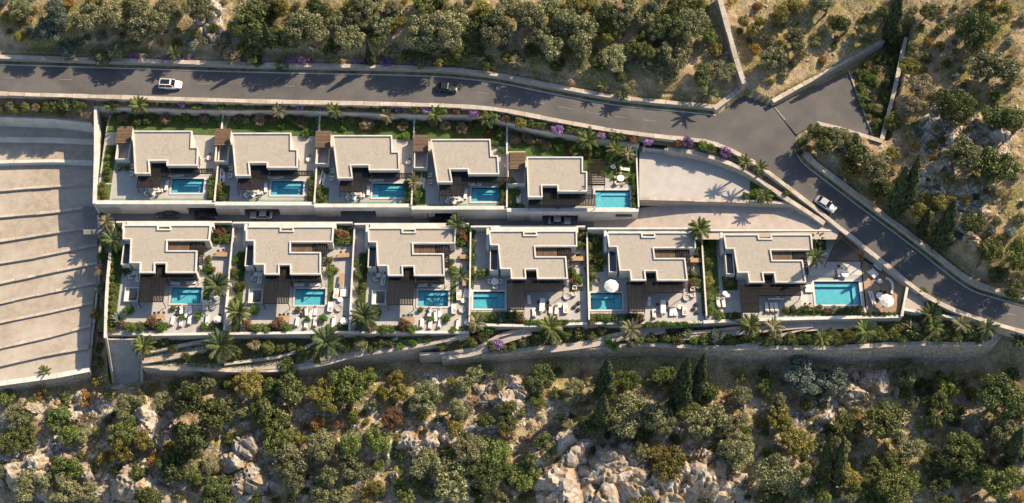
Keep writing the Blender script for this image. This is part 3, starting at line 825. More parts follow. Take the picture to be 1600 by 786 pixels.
wall('ramp_wall', 'stone ramp wall halfway below the fifth and last lower villas', [(1066,521,-1.32),(1110,517,-1.21),(1156,511,-0.88),(1180,509,-0.77)], 2.2, 0.5, 'rubble_fine')
def ramp(pts, w, m='plain_stone'):
    path = smooth_path([P(*p) for p in pts], 1.2)
    mb = MB(); mb.ribbon(offsets(path, w/2), offsets(path, -w/2)); struct(mb.build('path', m))
ramp([(225,560,-2.86),(280,550,-2.53),(335,538,-2.09)], 1.5)
ramp([(500,562,-2.64),(551,549,-2.2),(610,541,-1.71),(660,533,-1.26),(720,520,-0.44)], 1.8, 'drive')
ramp([(250,572,-3.3),(350,574,-3.41),(430,570,-3.19),(490,563,-2.86)], 1.6)
ramp([(700,556,-2.75),(745,549,-2.37),(785,532,-1.54),(830,518,-0.83)], 1.5, 'drive')
ramp([(860,545,-2.31),(930,536,-2.15),(975,526,-1.65),(1040,515,-0.94)], 1.5, 'drive')
ramp([(1060,526,-1.59),(1120,522,-1.43),(1180,515,-1.21),(1270,506,-0.88)], 1.5, 'drive')
ramp([(1255,512,-1.32),(1310,508,-1.32),(1370,506,-1.32)], 1.6, 'drive')
# front retaining walls of the lower plots
wall('retaining_wall', 'white-topped retaining wall in front of the first three lower villas', [(222,523,.5),(350,521,.5),(550,519,.5),(733,519,.5)], 4.4, 0.4, 'plain_stone', 'white', smooth=False, slab=4)
wall('retaining_wall', 'white-topped retaining wall in front of the fourth and fifth lower villas', [(735,507,.4),(830,509,.4),(917,505,.4),(1097,503,.4)], 4.0, 0.4, 'plain_stone', 'white', smooth=False, slab=4)
wall('retaining_wall', 'white-topped retaining wall in front of the last lower villa', [(1099,503,.4),(1160,500,.4),(1274,497,.4),(1408,494,.5)], 4.4, 0.5, 'plain_stone', 'white', smooth=False, slab=4)
wall('retaining_wall', 'pale wall standing at the right end of the deck', [(1409,494,.8),(1412,480,1.0),(1418,448,1.4)], 4.6, 0.4, 'white', 'white', smooth=False, slab=3)
wall('retaining_wall', 'brown-faced wall running right from the deck corner to the road', [(1412,483,.6),(1445,489,.6),(1500,497,.4)], 4.0, 0.4, 'plain_stone', 'white', smooth=False, slab=3)
mb = MB(); mb.prism(poly_px([(1421,447),(1450,466),(1446,487),(1414,482)], .3), -3, .3); struct(mb.build('planting_bed', 'drive'))
# stairs
st = thing('staircase', P(192,600,-9), 'wide pale stone staircase going down beside the stepped terraces', 'staircase')
NS = 24
for k in range(NS):
    z = -0.1-(8.3*(k+1)/NS); t0, t1 = k/NS, (k+1)/NS
    a = P(166+11*t0, 528+70*t0, -0.1-8.3*t0); b = P(219, 528+70*t0, -0.1-8.3*t0); c = P(219, 528+70*t1, -0.1-8.3*t1)
    piece('step', 'paving' if k % 4 else 'cap_stone', st, ((a.x+b.x)/2, (a.y+c.y)/2, z-.6), (b.x-a.x-.3, abs(c.y-a.y)+.02, 1.2))
for x0, x1, nm in ((165,177,''),(221,221,'')):
    a, b = P(x0,526,.7), P(x1,598,-7.6)
    mb = MB(); mb.add([(a.x-.2,a.y,a.z),(a.x+.2,a.y,a.z),(b.x+.2,b.y,b.z),(b.x-.2,b.y,b.z),(a.x-.2,a.y,a.z-3),(a.x+.2,a.y,a.z-3),(b.x+.2,b.y,b.z-3),(b.x-.2,b.y,b.z-3)], [(3,2,1,0),(0,1,5,4),(2,3,7,6),(0,4,7,3),(1,2,6,5)])
    mb.build('parapet', 'cap_stone', st)
piece('landing', 'paving', st, P(192,603,-9.0), (6.0, 1.6, .6))

# ================================================================ VILLAS
def zoomed(ox, oy, s=3.931):
    return lambda zx, zy, z: P(ox+zx/s, oy+zy/s, z)
def roof_block(r, poly, z0, zr, m_wall='white'):
    """walls, gravel roof and raised parapet over a plan"""
    MB().prism(inset(poly, .12), z0-.5, zr-.12).build('wall', m_wall, r)
    rf = MB().prism(inset(poly, .24), zr-.10, zr+.04).build('roof', 'gravel', r)
    mb = MB(); n = len(poly); inn = inset(poly, .27)
    zt, zb, zi = zr+.34, zr-.26, zr-.05
    for i in range(n):
        j = (i+1) % n; a, b, c, d = poly[i], poly[j], inn[j], inn[i]
        mb.add([(*a,zb),(*b,zb),(*b,zt),(*a,zt),(*c,zt),(*d,zt),(*c,zi),(*d,zi)], [(0,1,2,3),(3,2,4,5),(5,4,6,7)])
    mb.build('parapet', 'white', rf, root=r)
    return rf
def window(r, a, b, z0, z1, out, nm='window'):
    """glazed opening on the wall line a-b; out is the outward normal"""
    a, b, out = Vector(a), Vector(b), Vector(out)
    d = (b-a); ln = d.length; yaw = math.atan2(d.y, d.x); c = (a+b)/2
    def at(o, z): return Vector((c.x+out.x*o, c.y+out.y*o, z))
    w = piece(nm, 'window_glass', r, at(-.02, (z0+z1)/2), (ln, .12, z1-z0), (0,0,yaw))
    for k in range(int(ln//1.6)+2):
        t = k/(int(ln//1.6)+1); q = a.lerp(b, t)
        f = piece('mullion', 'frame', r, (q.x+out.x*.05, q.y+out.y*.05, (z0+z1)/2), (.07, .08, z1-z0), (0,0,yaw))
    piece('window_frame', 'frame', r, at(.05, z1+.03), (ln+.1, .1, .08), (0,0,yaw))
    return w
def pergola(r, x0, x1, y0, y1, z, along='y', m='black_metal', pitch=0.30, w=0.15, posts=(0,1,2,3), zf=None, name='pergola', xs=None):
    mb = MB(); b = .10; h = .2
    mb.box(x0,x1,y0,y0+b,z-h,z-.02); mb.box(x0,x1,y1-b,y1,z-h,z-.02); mb.box(x0,x0+b,y0+b,y1-b,z-h,z-.02); mb.box(x1-b,x1,y0+b,y1-b,z-h,z-.02)
    if zf is not None:
        for k in posts:
            px, py = ((x0,y0),(x1-.12,y0),(x1-.12,y1-.12),(x0,y1-.12))[k]
            mb.box(px+.01,px+.11,py+.01,py+.11,zf,z-h)
    f = mb.build(name, m, r)
    if along == 'y':
        n = int((x1-x0)/pitch)
        for k in range(n):
            piece('slat', m, f, (x0+(k+.5)*(x1-x0)/n, (y0+y1)/2, z+.03+RN.uniform(-.006,.006)), (w, y1-y0+.12, .09), root=r)
    else:
        n = int((y1-y0)/pitch)
        for k in range(n):
            piece('slat', m, f, ((x0+x1)/2, y0+(k+.5)*(y1-y0)/n, z+.03+RN.uniform(-.006,.006)), (x1-x0+.12, w, .09), root=r)
    return f
def rect(Z, x0, y0, x1, y1, z):
    a, b = Z(x0, y1, z), Z(x1, y0, z)
    return a.x, b.x, a.y, b.y
def boxwalls(r, x0, x1, y0, y1, z0, z1, t=.18, nm='wall', m='white'):
    mb = MB(); mb.box(x0,x1,y0,y0+t,z0,z1); mb.box(x0,x1,y1-t,y1,z0,z1); mb.box(x0,x0+t,y0+t,y1-t,z0,z1); mb.box(x1-t,x1,y0+t,y1-t,z0,z1)
    return mb.build(nm, m, r)

ZRU, ZRL = 7.0, 3.3
def xy(poly): return [(p.x, p.y) for p in poly]
def upper_villa(Z, label, last=False):
    a = Z(124,225,ZRU) if not last else Z(167,333,ZRU)
    r = thing('villa', (a.x, a.y, ZU), label, 'villa', 'villas of the upper row')
    if not last:
        pl = [(124,225),(492,225),(492,325),(532,325),(532,440),(340,440),(340,410),(234,410),(242,490),(147,490)]
    else:
        pl = [(167,333),(515,333),(515,422),(541,422),(541,547),(357,547),(357,510),(264,510),(268,582),(176,582)]
    poly = xy([Z(x,y,ZRU+.34) for x,y in pl]); roof_block(r, poly, ZU, ZRU)
    # glazing on the south and east faces
    q = inset(poly, .12)
    V = [Vector((p[0],p[1],0)) for p in q]
    for i, j, t0, t1, o in ((5,4,.05,.95,(0,-1)),(7,6,.1,.9,(0,-1)),(9,8,.1,.9,(0,-1))):
        window(r, V[i].lerp(V[j],t0), V[i].lerp(V[j],t1), ZU+.1, ZU+2.5, (*o,0))
    window(r, V[4].lerp(V[3],.2), V[4].lerp(V[3],.7), ZU+.6, ZU+2.4, (1,0,0))
    if not last:
        # timber patio screen on the west side with a planter court below it
        x0,x1,y0,y1 = rect(Z,18,200,121,400,5.6)
        boxwalls(r, x0,x1,y0,y1, ZU-.2, 5.5, nm='court_wall')
        x0,x1,y0,y1 = rect(Z,20,200,121,303,5.75)
        pergola(r, x0,x1,y0,y1, 5.75, 'x', 'timber', .30, .24, zf=ZU, name='timber_screen')
        x0,x1,y0,y1 = rect(Z,158,486,308,572,6.0)
        xa = V[9].x
        pergola(r, x0,x1,y0,V[9].y-.02, 6.0, 'y', 'dark_timber', .32, .22, (0,1), ZU)
        x0,x1,y0,y1 = rect(Z,244,426,338,488,6.0)
        pergola(r, V[7].x+.35, V[6].x-.02, V[9].y+.06, V[6].y-.1, 6.0, 'y', 'black_metal', .30, .22)
        x0,x1,y0,y1 = rect(Z,340,452,626,490,6.0)
        pergola(r, V[5].x+.05,x1,y0,V[5].y-.1, 6.0, 'y', 'black_metal', .30, .22, (1,2), ZU)
    else:
        x0,x1,y0,y1 = rect(Z,52,300,160,500,5.6)
        boxwalls(r, x0,x1,y0,y1, ZU-.2, 5.5, nm='court_wall')
        x0,x1,y0,y1 = rect(Z,66,305,158,410,5.75)
        pergola(r, x0,x1,y0,y1, 5.75, 'x', 'timber', .30, .24, zf=ZU, name='timber_screen')
        x0,x1,y0,y1 = rect(Z,520,350,645,508,6.0)
        pergola(r, V[3].x+.3,x1,y0,y1, 6.0, 'x', 'dark_timber', .36, .22, (1,2), ZU)
        x0,x1,y0,y1 = rect(Z,180,560,590,632,6.0)
        pergola(r, V[5].x+.05,x1,y0,V[5].y-.1, 6.0, 'y', 'black_metal', .30, .22, (0,1), ZU)
        pergola(r, V[9].x,V[5].x-.05,y0,V[9].y-.1, 6.0, 'y', 'black_metal', .30, .22, (0,1), ZU)
        pergola(r, V[8].x+.3,V[5].x-.05,V[9].y,V[6].y-.1, 6.0, 'y', 'black_metal', .30, .22)
        sv = MB(); c = Z(515,528,ZRU+.2)
        sv.tube([(c.x,c.y,ZRU),(c.x,c.y,ZRU+.9)], .06, 6); sv.obox((c.x,c.y,ZRU+.9),(.5,.3,.12),.4); sv.build('roof_vent', 'frame', r)
    return r
Z2 = zoomed(330,150); Z5 = zoomed(780,160)
UA = {1:(207,204), 2:(330+124/3.931,150+225/3.931), 3:(518.8,211), 4:(672.1,217.1), 5:(780+167/3.931,160+333/3.931)}
UAW = {k: P(*v, ZRU) for k, v in UA.items()}
UNAME = {1:'first',2:'second',3:'third',4:'fourth',5:'fifth'}
def uoff(k): return Vector((UAW[k].x-UAW[2].x, UAW[k].y-UAW[2].y, 0))
v2 = upper_villa(Z2, 'second flat-roofed villa from the left in the upper row')
for k in (1,3,4):
    c = copy_tree(v2); c.location = v2.location + uoff(k)
    tag(c, {1:'leftmost flat-roofed villa of the upper row, beside the stepped terraces',3:'middle flat-roofed villa of the five in the upper row',4:'fourth flat-roofed villa from the left in the upper row'}[k], 'villa', 'villas of the upper row')
upper_villa(Z5, 'rightmost flat-roofed villa of the upper row, with pergola beside its terrace', True)

# plinths, boundary and front walls of the upper plots
def pool_rect(Z, x0, y0, x1, y1, z): return rect(Z, x0, y0, x1, y1, z)
UPOOL = {k: [v+o for v, o in zip(pool_rect(Z2,366,522,568,608,ZU+.1), (uoff(k).x,uoff(k).x,uoff(k).y,uoff(k).y))] for k in (1,2,3,4)}
UPOOL[5] = list(pool_rect(Z5,592,540,802,645,ZU+.1))
PLOTU = {}
FY = {}
for k in range(1,6):
    (xa, ya), (xb, yb) = UFRONT[k-1], UFRONT[k]
    a, b = P(xa,ya,4.3), P(xb,yb,4.3)
    yf = (a.y+b.y)/2 if k < 5 else b.y; FY[k] = yf
    x0, x1 = a.x, b.x
    back = [p for p in bw_path if x0 < p.x < x1]
    poly = [(x0,yf+.2),(x1-.02,yf+.2)] + [(x1-.02, back_at(x1).y-.1)] + [(p.x,p.y-.1) for p in reversed(back)] + [(x0, back_at(x0).y-.1)]
    PLOTU[k] = (x0,x1,yf,poly)
    px0,px1,py0,py1 = UPOOL[k]
    hole = [(px0,py0),(px1,py0),(px1,py1),(px0,py1)]
    mb = MB(); mb.prism(poly, 2.7, ZU, [hole], bottom=True); struct(mb.build('terrace', 'paving'))
    # front wall with a car recess
    r = thing('retaining_wall', (x0,yf,0), f'pale retaining wall with a car bay below the {UNAME[k]} upper villa', 'wall', 'retaining walls above the lane')
    cxr = {1:P(322,335,.7).x,2:P(410,335,.7).x,3:P(560,338,.7).x,4:P(689,338,.7).x,5:P(875,343,.7).x}[k]
    l, q = cxr-3.5, cxr+3.5
    mb = MB()
    mb.box(x0, l, yf, yf+.6, -.6, 4.18); mb.box(q, x1-.02, yf, yf+.6, -.6, 4.18); mb.box(l, q, yf, yf+.6, 2.5, 4.18)
    mb.box(l-.3, l-.003, yf+.6, yf+2.2, -.6, 2.69); mb.box(q+.003, q+.3, yf+.6, yf+2.2, -.6, 2.69)
    mb.build('wall_body', 'white', r)
    MB().box(l-.3, q+.3, yf+2.2, yf+2.4, -.6, 2.69).build('garage_door', 'grey_fabric', r)
    nn = max(1, round((x1-x0)/4.2)); ww = (x1-x0)/nn
    for j in range(nn): piece('coping_slab', 'white', r, (x0+(j+.5)*ww, yf+.28, 4.24), (ww-.03, .8, .12))
    for j in range(3): piece('wall_panel', 'cap_stone', r, (x0+.8+j*1.5, yf-.03, 1.3), (1.3, .06, 2.4))
    if k == 5:
        w_ = piece('window', 'window_glass', r, (P(975,337,2.6).x, yf-.01, 2.6), (3.2, .1, .9)); piece('window_frame', 'frame', r, (P(975,337,2.6).x, yf-.03, 2.6), (.1, .14, .9)); piece('window_sill', 'white', r, (P(975,337,2.6).x, yf-.06, 2.1), (3.4, .2, .08))
    # glass balustrade along the front
    if k < 5:
        g = thing('glass_balustrade', (x0+5,yf+1.0,ZU), f'pale green glass balustrade in front of the {UNAME[k]} upper villa pool', 'balustrade', 'glass balustrades of the upper row')
        n = 8; xs0, xs1 = x0+3.2, x1-2.2
        for j in range(n): piece('glass_pane', 'glass', g, (xs0+(j+.5)*(xs1-xs0)/n, yf+.95, ZU+.5), ((xs1-xs0)/n-.04, .03, 1.0))
        for j in range(n+1): piece('post', 'kerb', g, (xs0+j*(xs1-xs0)/n, yf+.95, ZU+.3), (.05,.05,.62))
for k in range(2,7):
    x = PLOTU[k][0] if k < 6 else PLOTU[5][1]
    y0 = FY[min(k,5)]+.7; y1 = back_at(x).y-.25
    r = thing('garden_wall', (x,y0,ZU), (f'thin white wall between the {UNAME[k-1]} and {UNAME[k]} upper villa gardens' if k < 6 else 'thin white wall at the right end of the upper villas, beside the forecourt'), 'wall', 'garden walls of the upper row')
    MB().box(x-.1, x+.1, y0, y1, ZU-.6 if k < 6 else 0, ZU+1.0).build('wall_body', 'white', r)
    n = 5
    for j in range(n): piece('coping_slab', 'white', r, (x, y0+(j+.5)*(y1-y0)/n, ZU+1.04), (.3, (y1-y0)/n-.03, .09))
# back gardens
for k in range(1,6):
    x0,x1,yf,poly = PLOTU[k]
    back = [p for p in bw_path if x0+.15 < p.x < x1-.15]
    dep = 4.6 if k < 5 else 5.4
    top = [(p.x,p.y-.3) for p in back]
    low = [(x0+.2, back_at(x0).y-dep),(x1-.2, back_at(x1).y-dep)] if k < 5 else [(x0+.2, back_at(x0).y-dep*1.5),(x0+9, back_at(x0).y-7.0),(x0+15, back_at(x0+15).y-6.5),(x1-.2, back_at(x1).y-8.5)]
    struct(MB().prism(low+top[::-1], ZU-.1, ZU+.05).build('lawn', 'lawn'))
    if k < 5:
        hx = PLOTU[k][1]
        struct(MB().box(hx-1.4, hx-.15, yf+1.1, yf+6.5, ZU-.1, ZU+.06).build('planting_bed', 'lawn'))
        struct(MB().box(x0+.15, x0+2.6, yf+1.2, yf+4.6, ZU-.1, ZU+.06).build('planting_bed', 'lawn'))
        if k == 1: struct(MB().box(x0+.4, x0+2.6, yf+5.0, yf+13.5, ZU-.1, ZU+.06).build('planting_bed', 'lawn'))
    else:
        struct(MB().box(x1-1.3, x1-.15, yf+.8, yf+8.8, ZU-.1, ZU+.06).build('planting_bed', 'lawn'))
        struct(MB().box(x0+.15, x0+2.8, yf+1.0, yf+5.4, ZU-.1, ZU+.06).build('planting_bed', 'lawn'))

def pool(x0,x1,y0,y1,z,label,shallow='wn',depth=1.5):
    """sunken pool: tiled basin with a shallow ledge, white coping, water with depth"""
    r = thing('swimming_pool', ((x0+x1)/2,(y0+y1)/2,z), label, 'pool', 'swimming pools')
    zb = z-depth; zl = z-.3
    lx0 = x0+(1.1 if 'w' in shallow else 0); lx1 = x1-(1.3 if 'e' in shallow else 0); ly1 = y1-(.9 if 'n' in shallow else 0); ly0 = y0
    mb = MB()
    mb.add([(x0,y0,z),(x1,y0,z),(x1,y1,z),(x0,y1,z),(x0,y0,zb),(x1,y0,zb),(x1,y1,zb),(x0,y1,zb)], [(0,4,5,1),(1,5,6,2),(2,6,7,3),(3,7,4,0),(4,7,6,5)])
    mb.build('basin', 'pool_tile', r)
    mb = MB()
    if 'w' in shallow: mb.box(x0+.01, lx0, y0+.01, y1-.01, zb+.01, zl)
    if 'e' in shallow: mb.box(lx1, x1-.01, y0+.01, y1-.01, zb+.01, zl-.2)
    if 'n' in shallow: mb.box(lx0+.005, lx1-.005, ly1, y1-.01, zb+.01, zl-.1)
    mb.build('ledge', 'pool_tile', r)
    c = .38; mb = MB()
    mb.box(x0-c,x1+c,y0-c,y0,z+.005,z+.12); mb.box(x0-c,x1+c,y1,y1+c,z+.005,z+.12); mb.box(x0-c,x0,y0,y1,z+.005,z+.12); mb.box(x1,x1+c,y0,y1,z+.005,z+.12)
    mb.build('coping', 'tile', r)
    mb = MB(); mb.box(x0+.004,x1-.004,y0+.004,y1-.004,zb+.005,z-.03); mb.build('water', 'water', r)
    return r
for k in range(1,6):
    pool(*UPOOL[k], ZU, f'rectangular turquoise pool of the {UNAME[k]} upper villa from the left', 'wn', 0.65)

# ---------------------------------------------------------------- lower row
LROOF = [(133,92),(350,92),(350,118),(420,118),(420,92),(674,92),(668,190),(410,190),(410,250),(595,250),(595,388),(405,388),(405,330),(340,330),(340,388),(245,388),(245,328),(182,328),(182,182),(133,182)]
ZB = zoomed(350,330); ZD = zoomed(730,330); ZF = zoomed(1090,330)
LA = {1:(192.2,350.9),2:(350+133/3.931,330+92/3.931),3:(574.3,355.4),4:(763.8,360),5:(948.2,362.6),6:(1130.2,365.6)}
LAW = {k: P(*v, ZRL+.34) for k, v in LA.items()}
ROOF_L = [(Z.x-LAW[2].x, Z.y-LAW[2].y) for Z in [ZB(x,y,ZRL+.34) for x,y in LROOF]]
LNAME = {1:'first',2:'second',3:'third',4:'fourth',5:'fifth',6:'last'}
def lower_villa(k, label):
    o = LAW[k]
    r = thing('villa', (o.x, o.y, ZL), label, 'villa', 'villas of the lower row')
    poly = [(o.x+x, o.y+y) for x, y in ROOF_L]
    roof_block(r, poly, ZL, ZRL)
    q = inset(poly, .12); V = [Vector((p[0],p[1],0)) for p in q]
    for i, j in ((11,10),(15,14),(13,12)):
        window(r, V[i].lerp(V[j],.05), V[i].lerp(V[j],.95), .1, 2.5, (0,-1,0)) if abs(V[i].y-V[j].y) < .1 else None
    window(r, V[10].lerp(V[11],0.0)+Vector((-3.6,0,0)) if False else V[11]+Vector((-4.2,0,0)), V[11]+Vector((-.2,0,0)), .1, 2.5, (0,-1,0))
    window(r, V[10].lerp(V[9],.25), V[10].lerp(V[9],.75), .6, 2.3, (1,0,0))
    window(r, V[6].lerp(V[5],.25), V[6].lerp(V[5],.8), .5, 2.4, (1,0,0))
    window(r, V[17].lerp(V[18],.15), V[17].lerp(V[18],.85), .5, 2.4, (-1,0,0))
    # west light court
    x1 = V[18].x-.02; x0 = V[0].x+.05
    boxwalls(r, x0+.05, x1, V[17].y+.1, V[18].y-.05, -.2, 2.5, nm='court_wall')
    piece('skylight', 'window_glass', r, ((x0+x1)/2, (V[17].y+V[18].y)/2, 1.6), (x1-x0-.4, abs(V[17].y-V[18].y)-.6, .08))
    # timber slats over the slot between the two wings
    y0, y1 = V[8].y+.1, V[7].y-.1; xs = V[8].x+.1; xm = xs+4.0
    pergola(r, xs, xm, y0, y1, 2.7, 'y', 'timber', .30, .22, name='timber_screen')
    pergola(r, xm+.05, V[9].x+1.1, y0, y1, 2.7, 'y', 'dark_timber', .34, .22, (1,2), ZL)
    pergola(r, V[9].x+.25, V[9].x+1.15, y0-2.6, y0-.05, 2.7, 'x', 'black_metal', .30, .22, (0,1), ZL)
    # planter in the notch of the north front, raised north ledge
    piece('roof_planter', 'lawn', r, ((V[1].x+V[4].x)/2, V[2].y+.4, 2.8), (V[4].x-V[1].x-.3, .6, .3))
    MB().box(V[0].x+.2, V[5].x+.4, V[0].y+.25, V[0].y+1.5, -.2, 2.45).build('north_ledge', 'white', r)
    MB().box(V[0].x-.6, V[0].x-.05, V[19].y-.3, V[0].y+1.2, -.2, 2.55).build('side_ledge', 'white', r)
    # pergolas
    zp = 2.75
    if k <= 3:
        a = ZB(405,567,zp); dx = LAW[k].x-LAW[2].x; dy = LAW[k].y-LAW[2].y
        pergola(r, V[15].x, V[12].x, a.y+dy, V[15].y-.1, zp, 'y', 'black_metal', .30, .22, (0,1), ZL)
        pergola(r, V[14].x+.3, V[12].x-.3, V[15].y, V[12].y-.1, zp, 'y', 'dark_timber', .30, .22)
        b = ZB(595,430,zp)
        pergola(r, V[12].x+.05, V[10].x+.05, b.y+dy, V[11].y-.1, zp, 'y', 'black_metal', .30, .22, (0,1), ZL)
    elif k <= 5:
        dx = LAW[k].x-LAW[4].x; dy = LAW[k].y-LAW[4].y
        a, b, c = ZD(245,605,zp), ZD(352,605,zp), ZD(592,490,zp)
        pergola(r, a.x+dx, b.x+dx, a.y+dy, V[15].y-.1, zp, 'y', 'black_metal', .28, .22, (0,1), ZL)
        pergola(r, b.x+dx+.05, c.x+dx, c.y+dy, V[11].y-.1, zp, 'y', 'black_metal', .28, .22, (0,1), ZL)
    else:
        a, b, c = ZF(270,622,zp), ZF(380,622,zp), ZF(635,518,zp)
        pergola(r, a.x, b.x, a.y, V[15].y-.1, zp, 'x', 'black_metal', .28, .22, (0,1), ZL)
        pergola(r, b.x+.05, c.x, c.y, V[11].y-.1, zp, 'x', 'black_metal', .28, .22, (0,1), ZL)
        pergola(r, V[10].x+.25, c.x, V[11].y, V[10].y-.1, zp, 'x', 'black_metal', .32, .22)
        # fan-shaped slatted canopy beside the road
        T = [ZF(x,y,2.9) for x,y in ((872,135),(1018,250),(1020,304),(796,304))]
        mb = MB()
        for i in range(4):
            p, q2 = T[i], T[(i+1)%4]; d = q2-p
            mb.obox(((p.x+q2.x)/2,(p.y+q2.y)/2,2.75),(d.length,.12,.18),math.atan2(d.y,d.x))
            mb.box(p.x-.06,p.x+.06,p.y-.06,p.y+.06,ZL,2.66)
        f = mb.build('canopy', 'dark_timber', r)
        th = math.atan2(T[1].y-T[0].y, T[1].x-T[0].x); ux = Vector((math.cos(th), math.sin(th))); nx_ = Vector((-ux.y, ux.x))
        pts = [Vector((p.x,p.y)) for p in T]
        lo = min(p.dot(nx_) for p in pts); hi = max(p.dot(nx_) for p in pts)
        s = lo+.15
        while s < hi-.05:
            hits = []
            for i in range(4):
                p, q2 = pts[i], pts[(i+1)%4]; d0, d1 = p.dot(nx_)-s, q2.dot(nx_)-s
                if d0*d1 < 0: hits.append(p.lerp(q2, d0/(d0-d1)))
            if len(hits) == 2 and (hits[0]-hits[1]).length > .3:
                m_ = (hits[0]+hits[1])/2
                piece('slat', 'dark_timber', f, (m_.x,m_.y,2.9), ((hits[0]-hits[1]).length,.15,.1), (0,0,th), root=r)
            s += .33
    return r
lv2 = lower_villa(2, 'second flat-roofed villa from the left in the lower row')
for k in (1,3):
    c = copy_tree(lv2); c.location = lv2.location+Vector((LAW[k].x-LAW[2].x, LAW[k].y-LAW[2].y, 0))
    tag(c, {1:'leftmost flat-roofed villa of the lower row, beside the wide stairs',3:'third flat-roofed villa from the left in the lower row'}[k], 'villa', 'villas of the lower row')
lv4 = lower_villa(4, 'fourth flat-roofed villa from the left in the lower row')
c = copy_tree(lv4); c.location = lv4.location+Vector((LAW[5].x-LAW[4].x, LAW[5].y-LAW[4].y, 0))
tag(c, 'fifth flat-roofed villa from the left in the lower row', 'villa', 'villas of the lower row')
lower_villa(6, 'rightmost flat-roofed villa of the lower row, with the fan-shaped canopy')

def shift(r, k, ref): 
    dx, dy = LAW[k].x-LAW[ref].x, LAW[k].y-LAW[ref].y
    return [r[0]+dx, r[1]+dx, r[2]+dy, r[3]+dy]
LPOOL = {k: shift(rect(ZB,433,478,624,576,.1), k, 2) for k in (1,2,3)}
LPOOL[4] = list(rect(ZD,37,494,230,598,.1)); LPOOL[5] = list(rect(zoomed(910,330),52,502,240,604,.1))
LPOOL[6] = list(rect(ZF,728,432,988,573,.1))
LPX = {1:(177,360,346,522),2:(361,550,347,520),3:(552,733,349,519),4:(735,916,353,508),5:(918,1096,356,504),6:(1098,1345,359,498)}
PLOTL = {}
for k, (a,b,c,d) in LPX.items():
    # the plot runs from its wall on the lane to its front retaining wall
    x0, x1 = P(a,420,0).x, P(b,420,0).x
    yn = P((a+b)/2, c, 2.2 if k < 5 else 2.8).y; ys = P((a+b)/2, d, .45).y
    PLOTL[k] = (x0,x1,ys,yn)
    px0,px1,py0,py1 = LPOOL[k]; hole = [(px0,py0),(px1,py0),(px1,py1),(px0,py1)]
    poly = [(x0,ys),(x1-.02,ys),(x1-.02,yn),(x0,yn)]
    mb = MB(); mb.prism(poly, -2.2, ZL, [hole], bottom=True); struct(mb.build('terrace', 'paving'))
    zt = 2.2 if k < 5 else 2.8
    r = thing('garden_wall', (x0,yn,0), f'white wall between the lane and the {LNAME[k]} lower villa', 'wall', 'lane walls of the lower row')
    xe = x1-.1 if k < 6 else P(1300,362,2.8).x
    MB().box(x0+.1, xe, yn-.22, yn, -1, zt-.1).build('wall_body', 'white', r)
    n = 6
    for j in range(n): piece('coping_slab', 'white', r, (x0+(j+.5)*(xe-x0)/n, yn-.11, zt-.05), ((xe-x0)/n-.03, .36, .1))
    if k > 1:
        r = thing('garden_wall', (x0,ys,0), f'thin white wall between the {LNAME[k-1]} and {LNAME[k]} lower villa gardens', 'wall', 'garden walls of the lower row')
        MB().box(x0-.11, x0+.09, ys+.2, yn-.25, -.5, 1.3).build('wall_body', 'white', r)
        for j in range(8): piece('coping_slab', 'white', r, (x0-.01, ys+.2+(j+.5)*(yn-ys-.5)/8, 1.34), (.3, (yn-ys-.5)/8-.03, .09))
    pool(*LPOOL[k], ZL, f'rectangular turquoise pool of the {LNAME[k]} lower villa from the left' if k < 6 else 'largest turquoise pool, beside the timber deck of the last lower villa', 'wn' if k < 4 else 'en', 0.85)
# paving tiles of the last villa terrace, laid proud of the slab
x0,x1,y0,y1 = rect(ZF,640,312,1002,640,0)
r = bpy.data.objects.new('terrace_paving', None); r.location = (x0,y0,0); COL.objects.link(r); struct(r)
nx_, ny_ = 8, 8; tw, tl = (x1-x0)/nx_, (y1-y0)/ny_
px0,px1,py0,py1 = LPOOL[6]
for i in range(nx_):
    for j in range(ny_):
        a0,a1,b0,b1 = x0+i*tw, x0+(i+1)*tw, y0+j*tl, y0+(j+1)*tl
        if a1 > px0-.4 and a0 < px1+.4 and b1 > py0-.4 and b0 < py1+.4: continue
        piece('tile', 'tile', r, ((a0+a1)/2,(b0+b1)/2,.012+RN.uniform(0,.004)), (tw-.04,tl-.04,.03))
# deck of planks beside it
dk = [(1345,404),(1358,411),(1418,447),(1412,490),(1345,492)]
poly = [P(x,y,0) for x,y in dk]
mb = MB(); mb.prism(xy(poly), -2.0, -.06); deck = struct(mb.build('deck', 'dark_timber', org=(poly[0].x,poly[0].y,0)))
x = poly[0].x+.02; xe = max(p.x for p in poly); wq = .33
V2 = [Vector((p.x,p.y)) for p in poly]
while x < xe-.1:
    c = x+wq/2; ys_ = []
    for i in range(5):
        p, q = V2[i], V2[(i+1)%5]
        if (p.x-c)*(q.x-c) < 0: ys_.append(p.lerp(q,(c-p.x)/(q.x-p.x)).y)
    if len(ys_) >= 2: piece('plank', 'deck', deck, (c,(min(ys_)+max(ys_))/2,-.02+RN.uniform(-.004,.004)), (wq-.03,max(ys_)-min(ys_),.05))
    x += wq
